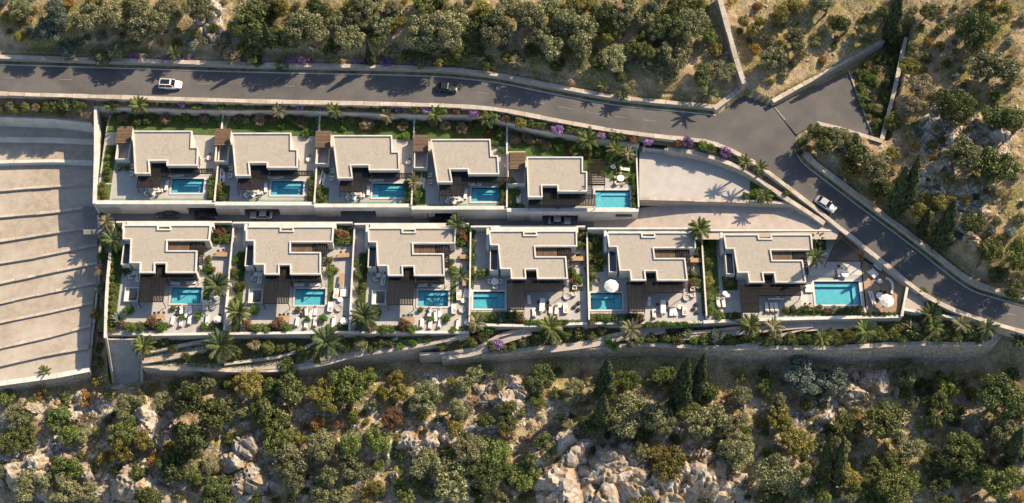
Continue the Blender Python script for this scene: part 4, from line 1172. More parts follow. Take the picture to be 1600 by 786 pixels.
# lawns and beds of the lower plots (measured on one plot of each kind)
BEDS = []
def bed(Z, k, ref, x0,y0,x1,y1, m='lawn', h=.06):
    a = shift(rect(Z,x0,y0,x1,y1,0), k, ref)
    struct(MB().box(*a, -.1, h+RN.uniform(0,.006)).build('planting_bed', m))
    BEDS.append(a); return a
for k in (1,2,3):
    bed(ZB,k,2, 45,250,140,740); bed(ZB,k,2, 141,695,425,742); bed(ZB,k,2, 690,72,782,212); bed(ZB,k,2, 632,330,680,566); bed(ZB,k,2, 630,700,770,742)
bed(zoomed(140,330),1,1, 128,60,150,740)
for k in (4,5):
    bed(ZD,k,4, 5,85,45,480); bed(ZD,k,4, 5,620,345,690); bed(ZD,k,4, 652,92,732,232); bed(ZD,k,4, 628,385,705,488); bed(ZD,k,4, 348,670,700,692, h=.08)
bed(zoomed(910,330),5,5, 32,105,120,372)
bed(ZF,6,6, 30,150,110,640); bed(ZF,6,6, 111,625,262,662); bed(ZF,6,6, 155,400,240,485); bed(ZF,6,6, 690,135,780,240); bed(ZF,6,6, 540,605,1000,640, h=.08)
# white planter boxes with seats at the west corner of the pergolas
for k in (1,2,3):
    a = shift(rect(ZB,147,478,240,566,.6), k, 2)
    r = thing('terrace_planter', (a[0],a[2],0), f'white walled sitting nook left of the {LNAME[k]} lower villa pergola', 'planter', 'white sitting nooks')
    boxwalls(r, *a, 0, .75, .16, 'nook_wall'); MB().box(a[0]+.2,a[0]+.8,a[2]+.2,a[3]-.2,.02,.5).build('bench', 'cushion', r)
    piece('seat_cushion', 'grey_fabric', r, ((a[0]+a[1])/2+.3,(a[2]+a[3])/2,.3), (1.0,1.4,.4))

# ================================================================ CARS
def car_proto(name, paint, style):
    """car with its nose along +x, standing on z = 0"""
    r = bpy.data.objects.new(name, None); COL.objects.link(r); r.empty_display_size = .3
    suv = style == 'suv'
    L2 = 2.35 if suv else 2.25; hw = .95 if suv else .9
    belt = 1.02 if suv else .88; top = 1.68 if suv else 1.42; zb = .28
    st = [(-L2,.72,.55,belt-.22),(-L2+.12,.9,.34,belt-.05),(-L2+.7,1,.28,belt),(-.6,1,.25,belt+.02),(.55,1,.25,belt+.02),(L2-1.2,.99,.27,belt-.03),(L2-.45,.94,.3,belt-.14),(L2-.1,.78,.36,belt-.28),(L2,.6,.5,belt-.38)]
    vs = []; fs = []; sec = 12
    for x, w, z0, z1 in st:
        h = hw*w
        ring = [(h*.82,z0),(h*.98,z0+.1),(h,(z0+z1)/2),(h*.97,z1-.1),(h*.86,z1-.01),(h*.45,z1+.025),(-h*.45,z1+.025),(-h*.86,z1-.01),(-h*.97,z1-.1),(-h,(z0+z1)/2),(-h*.98,z0+.1),(-h*.82,z0)]
        vs += [(x,y,z) for y,z in ring]
    for i in range(len(st)-1):
        for k in range(sec):
            fs.append((i*sec+k, (i+1)*sec+k, (i+1)*sec+(k+1)%sec, i*sec+(k+1)%sec))
    fs.append(tuple(range(sec))); fs.append(tuple(range((len(st)-1)*sec, len(st)*sec))[::-1])
    MB().add(vs, fs).build('body', paint, r, smooth=True)
    b0, b1 = (-L2+.12, L2-1.35) if suv else (-L2+.5, L2-1.25)
    t0, t1 = (-L2+.42, L2-2.05) if suv else (-L2+1.2, L2-2.0)
    w0, w1 = hw*.9, hw*.74
    z0, z1 = belt-.02, top-.05
    MB().add([(b0,-w0,z0),(b1,-w0,z0),(b1,w0,z0),(b0,w0,z0),(t0,-w1,z1),(t1,-w1,z1),(t1,w1,z1),(t0,w1,z1)], [(0,1,5,4),(1,2,6,5),(2,3,7,6),(3,0,4,7),(4,5,6,7)]).build('windows', 'car_glass', r)
    rf = MB(); rf.box(t0-.04,t1+.04,-w1-.03,w1+.03,z1-.01,z1+.06); ro = rf.build('roof', paint, r, bevel=.03)
    if suv: MB().box(t0+.1,t1-.25,-w1+.12,w1-.12,z1+.06,z1+.075).build('roof_glass', 'car_glass', ro, root=r)
    for sy in (-1,1):
        for bx, tx in ((b0,t0),(b1,t1),((b0+b1)/2-.1,(t0+t1)/2)):
            MB().tube([(bx,sy*(w0+.005),z0),(tx,sy*(w1+.005),z1)], .045, 6).build('pillar', paint, r)
    for sx in (-1,1):
        for sy in (-1,1):
            x, y = sx*(L2-.85), sy*(hw-.1); R0 = .36 if suv else .33
            def ring(y0,y1,ra):
                m = MB(); n = 16; vv = []
                for yy in (y0,y1):
                    for k in range(n):
                        g = 2*math.pi*k/n; vv.append((x+ra*math.cos(g), yy, R0+ra*math.sin(g)))
                m.add(vv, [(k,(k+1)%n,n+(k+1)%n,n+k) for k in range(n)]+[tuple(range(n))[::-1],tuple(range(n,2*n))]); return m
            w = ring(y-.11, y+.11, R0).build('wheel', 'tyre', r)
            ring(y+sy*.10-.02, y+sy*.10+.025, R0*.62).build('rim', 'rim', w, root=r)
    for sy in (-1,1):
        MB().obox((L2-.2,sy*hw*.6,belt-.33),(.22,.36,.12),-sy*.35).build('headlight','lamp_glass',r)
        MB().obox((-L2+.1,sy*hw*.68,belt-.2),(.14,.34,.13),sy*.2).build('taillight','tail_glass',r)
        MB().obox((b1-.35,sy*(hw+.06),belt+.06),(.16,.2,.13)).build('mirror',paint,r)
    MB().box(L2-.06,L2+.02,-hw*.45,hw*.45,.42,.56).build('grille','tyre',r)
    return r
def park(proto, name, loc, rz, label, first=False, group=None):
    c = proto if first else copy_tree(proto)
    c.name = name; c.location = loc; c.rotation_euler = (0,0,rz)
    tag(c, label, 'car', group); return c
def road_z(p): return min(CL, key=lambda q: (q.x-p.x)**2+(q.y-p.y)**2).z
w_suv = car_proto('parked_car','car_white','suv'); b_car = car_proto('parked_car','car_black','sedan'); s_car = car_proto('parked_car','car_silver','sedan'); d_car = car_proto('parked_car','car_dark','sedan')
p = P(266,132,8.3); p.z = road_z(p); park(w_suv,'moving_car',p,-.04,'white car with a black glass roof driving on the road',True)
p = P(698,137,8.1); p.z = road_z(p); park(b_car,'moving_car',p,-.08,'black car driving on the road above the fourth upper villa',True)
p = P(1290,319,4.4); p.z = road_z(p)+.02; park(s_car,'moving_car',p,rad(-37),'silver car on the curving road beside the driveway',True)
p = P(408,335,.8); p.z = 0; park(s_car,'parked_car',p,math.pi,'silver car parked in the shaded lane below the second upper villa')
p = P(874,344,.8); p.z = 0; park(s_car,'parked_car',p,0,'silver car parked in the shaded lane below the rightmost upper villa')
p = P(321,335,.8); p.z = 0; park(b_car,'parked_car',p,0,'black car parked in the shaded lane below the leftmost upper villa')
p = P(688,339,.8); p.z = 0; park(b_car,'parked_car',p,0,'black car parked in the shaded lane below the fourth upper villa')
p = P(262,333,.8); p.z = 0; park(d_car,'parked_car',p,math.pi,'dark teal car at the left end of the shaded lane',True)

# ================================================================ FURNITURE (local metres, base at z = 0)
def fproto(name, parts):
    r = bpy.data.objects.new(name, None); COL.objects.link(r); r.empty_display_size = .2; r['proto'] = 1
    for nm, m, fn, bev in parts:
        mb = MB(); fn(mb); mb.build(nm, m, r, bevel=bev)
    return r
def legs(w, d, h, t=.05):
    return [('leg', 'table_wood', (lambda x, y: (lambda mb: mb.box(x-t/2,x+t/2,y-t/2,y+t/2,0,h)))(sx*(w/2-t), sy*(d/2-t)), 0) for sx in (-1,1) for sy in (-1,1)]
def chair_parts(m):
    return [('seat', m, lambda mb: mb.box(-.25,.25,-.25,.25,.40,.48), .02), ('backrest', m, lambda mb: mb.box(-.25,.25,.2,.27,.48,.85), .02)] + legs(.5,.5,.40,.04)
FP = {}
FP['lounger'] = fproto('sun_lounger', [('frame','table_wood',lambda mb: mb.box(-.36,.36,-1.0,1.0,.2,.27),0),('mattress','cushion',lambda mb: mb.box(-.34,.34,-.99,.32,.27,.39),.04),
    ('backrest','cushion',lambda mb: mb.add([(-.34,.34,.27),(.34,.34,.27),(.34,.98,.55),(-.34,.98,.55),(-.34,.34,.39),(.34,.34,.39),(.34,.98,.67),(-.34,.98,.67)],[(0,3,2,1),(4,5,6,7),(0,1,5,4),(1,2,6,5),(2,3,7,6),(3,0,4,7)]),.03),('pillow','tan_cushion',lambda mb: mb.box(-.25,.25,.68,.92,.60,.72),.03)]+legs(.72,1.9,.2,.06))
FP['table'] = fproto('dining_table', [('table_top','table_wood',lambda mb: [mb.box(-1.15,1.15,-.45+.18*k,-.28+.18*k,.70,.75) for k in range(5)],0)]+legs(2.2,.85,.70,.08))
FP['long_table'] = fproto('dining_table', [('table_top','cushion',lambda mb: mb.box(-1.4,1.4,-.5,.5,.70,.77),.02)]+legs(2.6,.9,.70,.08))
FP['chair'] = fproto('dining_chair', chair_parts('grey_fabric'))
FP['black_chair'] = fproto('dining_chair', chair_parts('black_fabric'))
FP['tan_chair'] = fproto('dining_chair', chair_parts('tan_cushion'))
FP['sofa'] = fproto('sofa', [('base','cushion',lambda mb: mb.box(-1.0,1.0,-.42,.42,.1,.36),.03),('backrest','cushion',lambda mb: mb.box(-1.0,1.0,.28,.46,.36,.75),.04),('armrest','cushion',lambda mb: mb.box(-1.02,-.84,-.42,.28,.36,.58),.03),('armrest','cushion',lambda mb: mb.box(.84,1.02,-.42,.28,.36,.58),.03),
    ('seat_cushion','tan_cushion',lambda mb: mb.box(-.82,-.01,-.38,.26,.36,.48),.03),('seat_cushion','cushion',lambda mb: mb.box(.01,.82,-.38,.26,.36,.48),.03)])
FP['armchair'] = fproto('armchair', [('base','tan_cushion',lambda mb: mb.box(-.38,.38,-.38,.38,.1,.42),.05),('backrest','cushion',lambda mb: mb.box(-.4,.4,.26,.42,.36,.78),.05),('armrest','cushion',lambda mb: mb.box(-.45,-.32,-.38,.26,.3,.58),.04),('armrest','cushion',lambda mb: mb.box(.32,.45,-.38,.26,.3,.58),.04)])
FP['coffee'] = fproto('coffee_table', [('table_top','cushion',lambda mb: mb.lathe((0,0,0),[(.02,.40),(.50,.40),(.52,.43),(.50,.46),(.02,.46)],20),0),('pedestal','frame',lambda mb: mb.lathe((0,0,0),[(.28,0),(.28,.03),(.06,.06),(.06,.40)],12),0)])
FP['round_table'] = fproto('round_table', [('table_top','cushion',lambda mb: mb.lathe((0,0,0),[(.02,.70),(.72,.70),(.75,.73),(.72,.76),(.02,.76)],24),0),('pedestal','frame',lambda mb: mb.lathe((0,0,0),[(.4,0),(.4,.03),(.07,.07),(.07,.70)],12),0)])
FP['pouf'] = fproto('pouf', [('cushion','black_fabric',lambda mb: mb.lathe((0,0,0),[(.2,0),(.38,.05),(.42,.22),(.36,.40),(.15,.44)],16),0)])
FP['daybed'] = fproto('daybed', [('base','table_wood',lambda mb: mb.box(-.75,.75,-1.05,1.05,.08,.24),0),('mattress','cushion',lambda mb: mb.box(-.72,.72,-1.02,1.02,.24,.42),.05),('pillow','tan_cushion',lambda mb: mb.box(-.6,-.05,.68,.98,.42,.56),.05),('pillow','grey_fabric',lambda mb: mb.box(.05,.6,.68,.98,.42,.56),.05)])
FP['bench'] = fproto('bench', [('seat','cushion',lambda mb: mb.box(-.3,.3,-1.2,1.2,.38,.48),.03),('base','white',lambda mb: mb.box(-.26,.26,-1.15,1.15,0,.38),0),('pillow','tan_cushion',lambda mb: mb.box(-.22,.22,.8,1.1,.48,.6),.04)])
FP['pot'] = fproto('plant_pot', [('pot','white',lambda mb: mb.lathe((0,0,0),[(.34,0),(.52,.1),(.62,.55),(.56,.6),(.5,.5),(.02,.5)],18),0),('soil','soil',lambda mb: mb.lathe((0,0,0),[(.02,.50),(.5,.51),(.02,.53)],12),0)])
FP['rock_bowl'] = fproto('fire_bowl', [('bowl','kerb',lambda mb: mb.lathe((0,0,0),[(.3,0),(.62,.18),(.7,.42),(.6,.42),(.5,.3),(.02,.26)],18),0)])
FP['long_sofa'] = fproto('sofa', [('base','cushion',lambda mb: mb.box(-1.5,1.5,-.42,.42,.1,.36),.03),('backrest','cushion',lambda mb: mb.box(-1.5,1.5,.28,.46,.36,.72),.04)]+[('pillow',('black_fabric','cushion','grey_fabric','tan_cushion')[k],(lambda x: (lambda mb: mb.box(x,x+.5,.0,.26,.36,.62)))(-1.35+.7*k),.04) for k in range(4)])
def parasol_proto():
    r = bpy.data.objects.new('parasol', None); COL.objects.link(r); r['proto'] = 1
    MB().tube([(0,0,0),(0,0,2.75)], .035, 8).build('pole','frame',r)
    MB().lathe((0,0,0),[(.32,0),(.32,.08),(.05,.12)],16).build('base','kerb',r)
    n = 8
    for k in range(n):
        g0, g1 = 2*math.pi*k/n, 2*math.pi*(k+1)/n; gm = (g0+g1)/2
        def e(g, q, z): return (q*math.cos(g), q*math.sin(g), z)
        MB().add([(0,0,2.72),e(g0,.7,2.53),e(gm,.68,2.50),e(g1,.7,2.53),e(g0,1.4,2.2),e(gm,1.33,2.17),e(g1,1.4,2.2),e(g0,1.4,2.08),e(gm,1.33,2.05),e(g1,1.4,2.08)],
           [(0,1,2),(0,2,3),(1,4,5,2),(2,5,6,3),(4,7,8,5),(5,8,9,6)]).build('canopy_panel','cushion',r)
    return r
FP['parasol'] = parasol_proto()
FCAT = {'lounger':'sun lounger','table':'table','long_table':'table','chair':'chair','black_chair':'chair','tan_chair':'chair','sofa':'sofa','armchair':'armchair','coffee':'table','round_table':'table','pouf':'pouf','daybed':'daybed','bench':'bench','pot':'plant pot','rock_bowl':'fire bowl','long_sofa':'sofa','parasol':'parasol'}
FLAB = {'lounger':'cushioned sun lounger','table':'slatted wooden dining table','long_table':'long white dining table','chair':'grey dining chair','black_chair':'black dining chair','tan_chair':'tan dining chair','sofa':'white two-seat sofa','armchair':'tan and white armchair','coffee':'low round white table','round_table':'round white table','pouf':'round black pouf','daybed':'wide cushioned daybed','bench':'long white cushioned bench','pot':'white round plant pot','rock_bowl':'grey stone bowl','long_sofa':'long white sofa','parasol':'white round parasol'}
def put(kind, x, y, z, rz=0.0, where='', sc_=1.0, lab=None):
    c = copy_tree(FP[kind]); del c['proto']
    c.location = (x,y,z); c.rotation_euler = (0,0,rad(rz)); c.scale = (sc_,)*3
    tag(c, (lab or FLAB[kind])+' '+where, FCAT[kind], FLAB[kind]+'s'); return c
# --- upper terraces (positions measured on the second villa)
U_ITEMS = [('bench',337,560,0),('lounger',290,598,90),('sofa',262,583,180),('armchair',228,580,90),('coffee',258,610,0),('armchair',217,612,60),('chair',292,618,180),
  ('long_sofa',72,490,90),('armchair',122,448,-90),('armchair',124,492,-90),('lounger',372,498,90),('lounger',412,498,90),('chair',600,372,-60),('coffee',594,392,0)]
for k in (1,2,3,4):
    o = uoff(k)
    for kind, zx, zy, rz in U_ITEMS:
        if k == 1 and kind in ('long_sofa',): continue
        p = Z2(zx,zy,ZU+.3); jx, jy = RN.uniform(-.2,.2), RN.uniform(-.2,.2)
        put(kind, p.x+o.x+jx, p.y+o.y+jy*.5, ZU, rz+RN.uniform(-8,8), f'at the {UNAME[k]} upper villa')
w5 = 'at the fifth upper villa'
for kind, zx, zy, rz in [('round_table',745,470,20),('tan_chair',712,460,90),('tan_chair',745,432,0),('tan_chair',782,465,-90),('tan_chair',765,498,200),('armchair',722,495,130),('coffee',700,395,0),('lounger',770,408,80),('sofa',118,590,-90),('armchair',118,545,0)]:
    p = Z5(zx,zy,ZU+.4); put(kind, p.x, p.y, ZU, rz, w5)
# --- lower terraces, kinds one to three
B_ITEMS = [('table',368,662,0),('chair',340,640,0),('chair',368,638,0),('chair',396,638,0),('chair',350,688,180),('chair',388,688,180),
  ('lounger',452,680,180),('lounger',505,690,180),('lounger',558,680,180),('lounger',560,612,0),('lounger',505,612,0),('bench',535,630,0),('pouf',478,640,0),('black_chair',490,612,30),
  ('table',735,276,5),('chair',718,258,0),('chair',748,256,0),('table',725,420,90),('sofa',690,510,90),('daybed',735,495,0),('coffee',715,540,0),
  ('round_table',735,680,0),('black_chair',735,652,0),('black_chair',742,705,180),('rock_bowl',702,596,0),('sofa',648,590,90),('bench',668,680,0),
  ('armchair',165,368,20),('armchair',185,412,110),('coffee',200,385,0),('long_sofa',225,400,-90),('lounger',462,448,90),('lounger',550,448,90)]
for k in (1,2,3):
    dx, dy = LAW[k].x-LAW[2].x, LAW[k].y-LAW[2].y
    for kind, zx, zy, rz in B_ITEMS:
        p = ZB(zx,zy,.4); put(kind, p.x+dx+RN.uniform(-.15,.15), p.y+dy+RN.uniform(-.12,.12), 0, rz+RN.uniform(-9,9), f'at the {LNAME[k]} lower villa')
D_ITEMS = [('long_table',465,580,90),('black_chair',438,560,90),('black_chair',438,600,90),('black_chair',492,560,-90),('black_chair',492,600,-90),('lounger',412,620,180),('lounger',515,600,0),('lounger',545,600,0),('lounger',382,540,0),('sofa',602,600,90),('coffee',570,580,0),
  ('rock_bowl',615,522,0),('armchair',655,510,180),('pouf',680,560,0),('pouf',680,605,0),('pouf',655,585,0),('table',685,297,0),('black_chair',672,272,0),('black_chair',690,270,0),('black_chair',672,322,180),('black_chair',700,320,180),('tan_chair',610,310,90),('armchair',655,470,0),('pot',690,450,0)]
for k in (4,5):
    dx, dy = LAW[k].x-LAW[4].x, LAW[k].y-LAW[4].y; wh = f'at the {LNAME[k]} lower villa'
    for kind, zx, zy, rz in D_ITEMS:
        p = ZD(zx,zy,.4); put(kind, p.x+dx+RN.uniform(-.15,.15), p.y+dy+RN.uniform(-.12,.12), 0, rz+RN.uniform(-9,9), wh)
    for kind, zx, zy, rz in ([('round_table',170,435,0),('armchair',140,430,90),('armchair',172,402,0),('armchair',202,432,-90),('armchair',172,465,180)] if k == 4 else [('parasol',152,447,10),('round_table',150,462,0),('armchair',120,465,90),('armchair',185,475,-90),('pot',76,412,0)]):
        p = ZD(zx,zy,.5 if kind != 'parasol' else 2.3); put(kind, p.x+dx, p.y+dy, 0, rz, 'by the pool of the '+LNAME[k]+' lower villa')
# --- last villa
w6 = 'at the last lower villa'
for kind, zx, zy, rz in [('lounger',127,560,0),('lounger',160,560,0),('coffee',186,522,0),('coffee',168,505,0),('daybed',682,468,0),('pouf',660,470,0),('tan_chair',660,575,0),('tan_chair',690,575,0),('tan_chair',660,605,180),('tan_chair',690,605,180),
    ('daybed',880,375,0),('black_chair',868,345,0),('pouf',858,400,0),('round_table',905,390,0),('coffee',672,340,0),('tan_chair',655,325,30),('tan_chair',692,338,-60),('lounger',425,590,180),('lounger',455,590,180),('lounger',482,590,180),('long_sofa',480,528,180)]:
    p = ZF(zx,zy,.4); put(kind, p.x, p.y, .03, rz+RN.uniform(-6,6), w6)
ZG = zoomed(1330,400,7.86); wd = 'on the timber deck beside the road'
for kind, zx, zy, rz, zz in [('lounger',330,135,225,.4),('daybed',265,205,40,.4),('coffee',350,310,0,.4),('long_sofa',262,520,100,.4),('round_table',352,490,0,.7),('black_chair',320,470,60,.4),('black_chair',360,445,0,.4),('black_chair',405,450,-60,.4),('black_chair',330,525,140,.4)]:
    p = ZG(zx,zy,zz); put(kind, p.x, p.y, .02, rz, wd)
p = ZG(440,545,2.3); put('parasol', p.x, p.y, .02, 0, wd)
cb = thing('curved_bench', tuple(ZG(500,370,.2)), 'white curved low bench on the timber deck beside the road', 'bench')
pts = smooth_path([ZG(x,y,.45) for x,y in ((425,262),(480,290),(507,330),(510,390),(495,460))], .4)
A, B = offsets(pts,.2), offsets(pts,-.2); mb = MB()
for i in range(len(pts)-1):
    mb.add([(A[i].x,A[i].y,.0),(A[i+1].x,A[i+1].y,.0),(B[i+1].x,B[i+1].y,.0),(B[i].x,B[i].y,.0),(A[i].x,A[i].y,.45),(A[i+1].x,A[i+1].y,.45),(B[i+1].x,B[i+1].y,.45),(B[i].x,B[i].y,.45)], [(4,5,6,7),(0,1,5,4),(2,3,7,6)])
mb.build('bench_body','cushion',cb)
# the prototypes themselves are not part of the place
def drop(o):
    for c in list(o.children): drop(c)
    bpy.data.objects.remove(o)
for o in FP.values(): drop(o)
drop_later = []

# ================================================================ VEGETATION
def unit(a): return a/np.maximum(1e-9, np.linalg.norm(a, axis=-1, keepdims=True))
def leaves(name, C, Nn, S, asp=0.5, rng=NR):
    """one diamond-shaped leaf at each centre"""
    n = len(C); t = unit(np.cross(Nn, unit(rng.normal(size=(n,3))))); b = np.cross(Nn, t)
    s = S[:,None]; v = np.stack([C-t*s, C+b*s*asp+Nn*s*.12, C+t*s, C-b*s*asp+Nn*s*.12], 1).reshape(-1,3)
    me = bpy.data.meshes.new(name)
    me.vertices.add(n*4); me.vertices.foreach_set('co', v.ravel())
    me.loops.add(n*4); me.loops.foreach_set('vertex_index', np.arange(n*4, dtype=np.int32))
    me.polygons.add(n); me.polygons.foreach_set('loop_start', np.arange(0,n*4,4,dtype=np.int32))
    me.update(); me.validate(); return me
def clump_leaves(cl, per, size, rng, flat=1.0):
    C = []; N_ = []; S = []
    for c, r in cl:
        n = max(6, int(per*r*r)); d = unit(rng.normal(size=(n,3))); d[:,2] = d[:,2]*.75+.18; d = unit(d)
        q = r*(.45+.6*rng.random((n,1))**.6)
        C.append(np.array(c)+d*q*np.array([1,1,flat])); N_.append(unit(d*.9+rng.normal(size=(n,3))*.55)); S.append(size*(.6+.8*rng.random(n)))
    return np.concatenate(C), np.concatenate(N_), np.concatenate(S)
def crown_clumps(rng, n, R_, zc, hz, rmin, rmax):
    cl = []; tries = 0
    while len(cl) < n and tries < 3000:
        tries += 1
        d = unit(rng.normal(size=3)); k = rng.random()**.45
        p = np.array([d[0]*R_*k, d[1]*R_*k, zc+d[2]*hz*k]); r = rng.uniform(rmin, rmax)
        if all(np.linalg.norm(p-c) > .62*(r+q) for c, q in cl): cl.append((p, r))
    return cl
def with_mat(me, m):
    me.materials.append(MATS[m]); return me
TREE = []      # broad crown, about 5 m across 4.6 m high; some lopsided, some with several lobes
for s in range(9):
    rng = np.random.default_rng(100+s)
    cl = []; lobes = 1 if s % 3 == 0 else 2 if s % 3 == 1 else 3
    for q in range(lobes):
        off = np.array([0,0,0.]) if lobes == 1 else np.array([*(rng.normal(size=2)*.95), rng.uniform(-.5,.35)])
        rr_ = (2.05 if lobes == 1 else 1.35 if lobes == 2 else 1.15)*rng.uniform(.9,1.12)
        for c_, r_ in crown_clumps(rng, 40 if lobes == 1 else 24 if lobes == 2 else 18, rr_, 2.5, 1.25*rng.uniform(.8,1.1), .30, .78):
            c_ = c_*np.array([rng.uniform(.95,1.05), rng.uniform(.95,1.05), 1])+off
            if all(np.linalg.norm(c_-a_) > .45*(r_+b_2) for a_, b_2 in cl): cl.append((c_, r_))
    C, N_, S = clump_leaves(cl, 640, .112, rng)
    cr = with_mat(leaves('crown', C, N_, S, .55, rng), 'leaf_olive')
    mb = MB(); lean = rng.normal(size=2)*.2
    top = (lean[0], lean[1], 1.35)
    mb.tube([(0,0,-.8),(lean[0]*.3,lean[1]*.3,.5),top], [.26,.19,.15], 8)
    for c, r in sorted(cl, key=lambda q: -q[1])[:9]:
        m = (np.array(top)*.5+c*.5)+rng.normal(size=3)*.15
        mb.tube([top, tuple(m), tuple(c)], [.11,.07,.03], 5, False)
    TREE.append((cr, mb.mesh('trunk','trunk',smooth=True)))
BUSH = []      # low dome, about 2 m across
for s in range(5):
    rng = np.random.default_rng(200+s)
    cl = crown_clumps(rng, 15, .72, .55, .42, .24, .44)
    C, N_, S = clump_leaves(cl, 1500, .066, rng)
    C[:,2] = np.maximum(C[:,2], .02)
    BUSH.append(with_mat(leaves('bush', C, N_, S, .6, rng), 'leaf_green'))
LOOSE = []     # airy shrub with bare twigs showing
for s in range(3):
    rng = np.random.default_rng(300+s)
    cl = crown_clumps(rng, 16, .85, .8, .5, .16, .28)
    C, N_, S = clump_leaves(cl, 700, .075, rng)
    mb = MB()
    for c, r in cl: mb.tube([(0,0,-.1), tuple(c*.5+rng.normal(size=3)*.06), tuple(c)], [.035,.022,.008], 4, False)
    LOOSE.append((with_mat(leaves('foliage', C, N_, S, .5, rng), 'leaf_tan'), mb.mesh('stems','trunk')))
CYP = []       # narrow cone, 10 m high
for s in range(3):
    rng = np.random.default_rng(400+s); n = 5200
    z = 10*(rng.random(n)**.85); R0 = .95*np.clip(z/1.2,0,1)**.5*np.clip((10.2-z)/8.2,0,1)**.75
    a = rng.random(n)*2*np.pi; lob = 1+.16*np.sin(a*5+z*1.7)+.12*np.sin(a*3-z*2.9)
    rr_ = R0*lob*(.55+.5*rng.random(n)**.5)
    C = np.stack([rr_*np.cos(a), rr_*np.sin(a), z+.3], 1)
    N_ = unit(np.stack([np.cos(a), np.sin(a), np.full(n,.35)],1)+rng.normal(size=(n,3))*.45)
    cr = with_mat(leaves('crown', C, N_, .16*(.6+.7*rng.random(n)), .5, rng), 'leaf_cypress')
    mb = MB(); mb.tube([(0,0,-.8),(0,0,3),(0,0,8.5)], [.22,.16,.04], 7)
    CYP.append((cr, mb.mesh('trunk','trunk',smooth=True)))
def frond_mesh(m, L_=2.6, droop=.9, n=13, wide=.52):
    mb = MB(); pts = []
    for i in range(n+1):
        t = i/n; pts.append(Vector((L_*(t-.10*t*t*t), 0, .25*t-droop*t*t)))
    for i in range(n):
        mb.add([pts[i]+Vector((0,-.02,0)),pts[i]+Vector((0,.02,0)),pts[i+1]+Vector((0,.015,0)),pts[i+1]+Vector((0,-.015,0))],[(0,1,2,3)])
        t = (i+.6)/n; w = wide*math.sin(math.pi*min(1,.12+t*.86))**.7
        for sy in (-1,1):
            for q in (.1,.6):
                p = pts[i].lerp(pts[i+1], q)
                tip = p+Vector((.30*w/.42*1.0, sy*w, -.16-.1*t))
                mb.add([p+Vector((-.06,0,0)), p+Vector((.07,0,0)), tip], [(0,1,2) if sy > 0 else (2,1,0)])
    return mb.mesh('frond', m)
FROND = {m: [frond_mesh(m, 2.6, d) for d in (.5,.9,1.4)] for m in ('leaf_palm','leaf_palm_dark','leaf_palm_pale')}
PTR = {}
def palm_trunk(h):
    h = round(h*2)/2
    if h not in PTR:
        mb = MB(); n = max(4, int(h*3)); rng = random.Random(int(h*10)); pts = []; rr_ = []
        for i in range(n+1):
            t = i/n; pts.append((.12*math.sin(t*2.2), .1*t*t, h*t-.6*(1-t))); rr_.append((.23-.07*t)*(1.12 if i % 2 else .95))
        rr_[-1] = .22; mb.tube(pts, rr_, 9); PTR[h] = mb.mesh('trunk','palm_trunk')
    return PTR[h]
VEG_GROUP = {}
def palm(px, py, z0, h, R_, m, where, nf=22, name='palm_tree', lab=None):
    p = P(px, py, z0+h)
    adj = {'leaf_palm':'yellow-green','leaf_palm_dark':'dark green','leaf_palm_pale':'pale straw-green'}[m]
    r = thing(name, (p.x-.05, p.y-.05, z0), lab or f'{"large " if R_ > 2.9 else "small " if R_ < 1.9 else ""}{adj} feather-leaved palm {where}', 'palm tree', 'palm trees')
    t = bpy.data.objects.new('trunk', palm_trunk(h)); t.parent = r; COL.objects.link(t)
    hh = round(h*2)/2; s = R_/2.5*RN.uniform(.8,.98); r.rotation_euler = (RN.uniform(-.07,.07), RN.uniform(-.07,.07), RN.uniform(0,6.28))
    for k in range(nf):
        tier = k/nf; az = k*2.39996+RN.uniform(-.15,.15)
        el = rad(62-88*tier+RN.uniform(-8,8))
        f = bpy.data.objects.new('frond', FROND[m if k < nf-4 or m == 'leaf_palm_pale' else 'leaf_palm_pale'][0 if tier < .35 else 1 if tier < .75 else 2]); f.parent = r
        f.location = (.1*math.cos(az)+.1, .1*math.sin(az)+.1, hh); f.rotation_euler = (RN.uniform(-.3,.3), -el, az)
        q = s*RN.uniform(.85,1.1); f.scale = (q, q, q)
        COL.objects.link(f)
    return r
def blade(m):
    mb = MB(); L_ = 1.0
    rows = [(0,.07,0),(.3,.11,.06),(.65,.09,.05),(1.0,.0,-.08)]
    vs = []
    for x,w,z in rows: vs += [(x,-w,z+.03),(x,0,z),(x,w,z+.03)]
    fs = []
    for i in range(3):
        for j in range(2): fs.append((i*3+j,(i+1)*3+j,(i+1)*3+j+1,i*3+j+1))
    return mb.add(vs,fs).mesh('blade', m)
BLADE = {m: blade(m) for m in ('leaf_blue','leaf_palm_pale','leaf_palm_dark','leaf_lush')}
def agave(px, py, z0, R_, m, lab, n=20):
    p = P(px, py, z0+.4)
    r = thing('agave', (p.x,p.y,z0), lab, 'agave', 'agaves')
    for k in range(n):
        f = bpy.data.objects.new('blade', BLADE[m]); f.parent = r
        t = k/n; f.rotation_euler = (0, -rad(72-62*t+RN.uniform(-6,6)), k*2.39996)
        f.location = (0,0,.08); q = R_*RN.uniform(.85,1.1); f.scale = (q,q,q); COL.objects.link(f)
    return r
def own_mat(o, m):
    o.material_slots[0].link = 'OBJECT'; o.material_slots[0].material = MATS[m]
LEAFN = {'olive':'grey-green','dark':'dark-green','green':'green','yellow':'yellow-green','ochre':'orange-ochre','tan':'dry tan','brown':'brown','blue':'blue-green','lush':'bright-green','purple':'purple-flowering'}
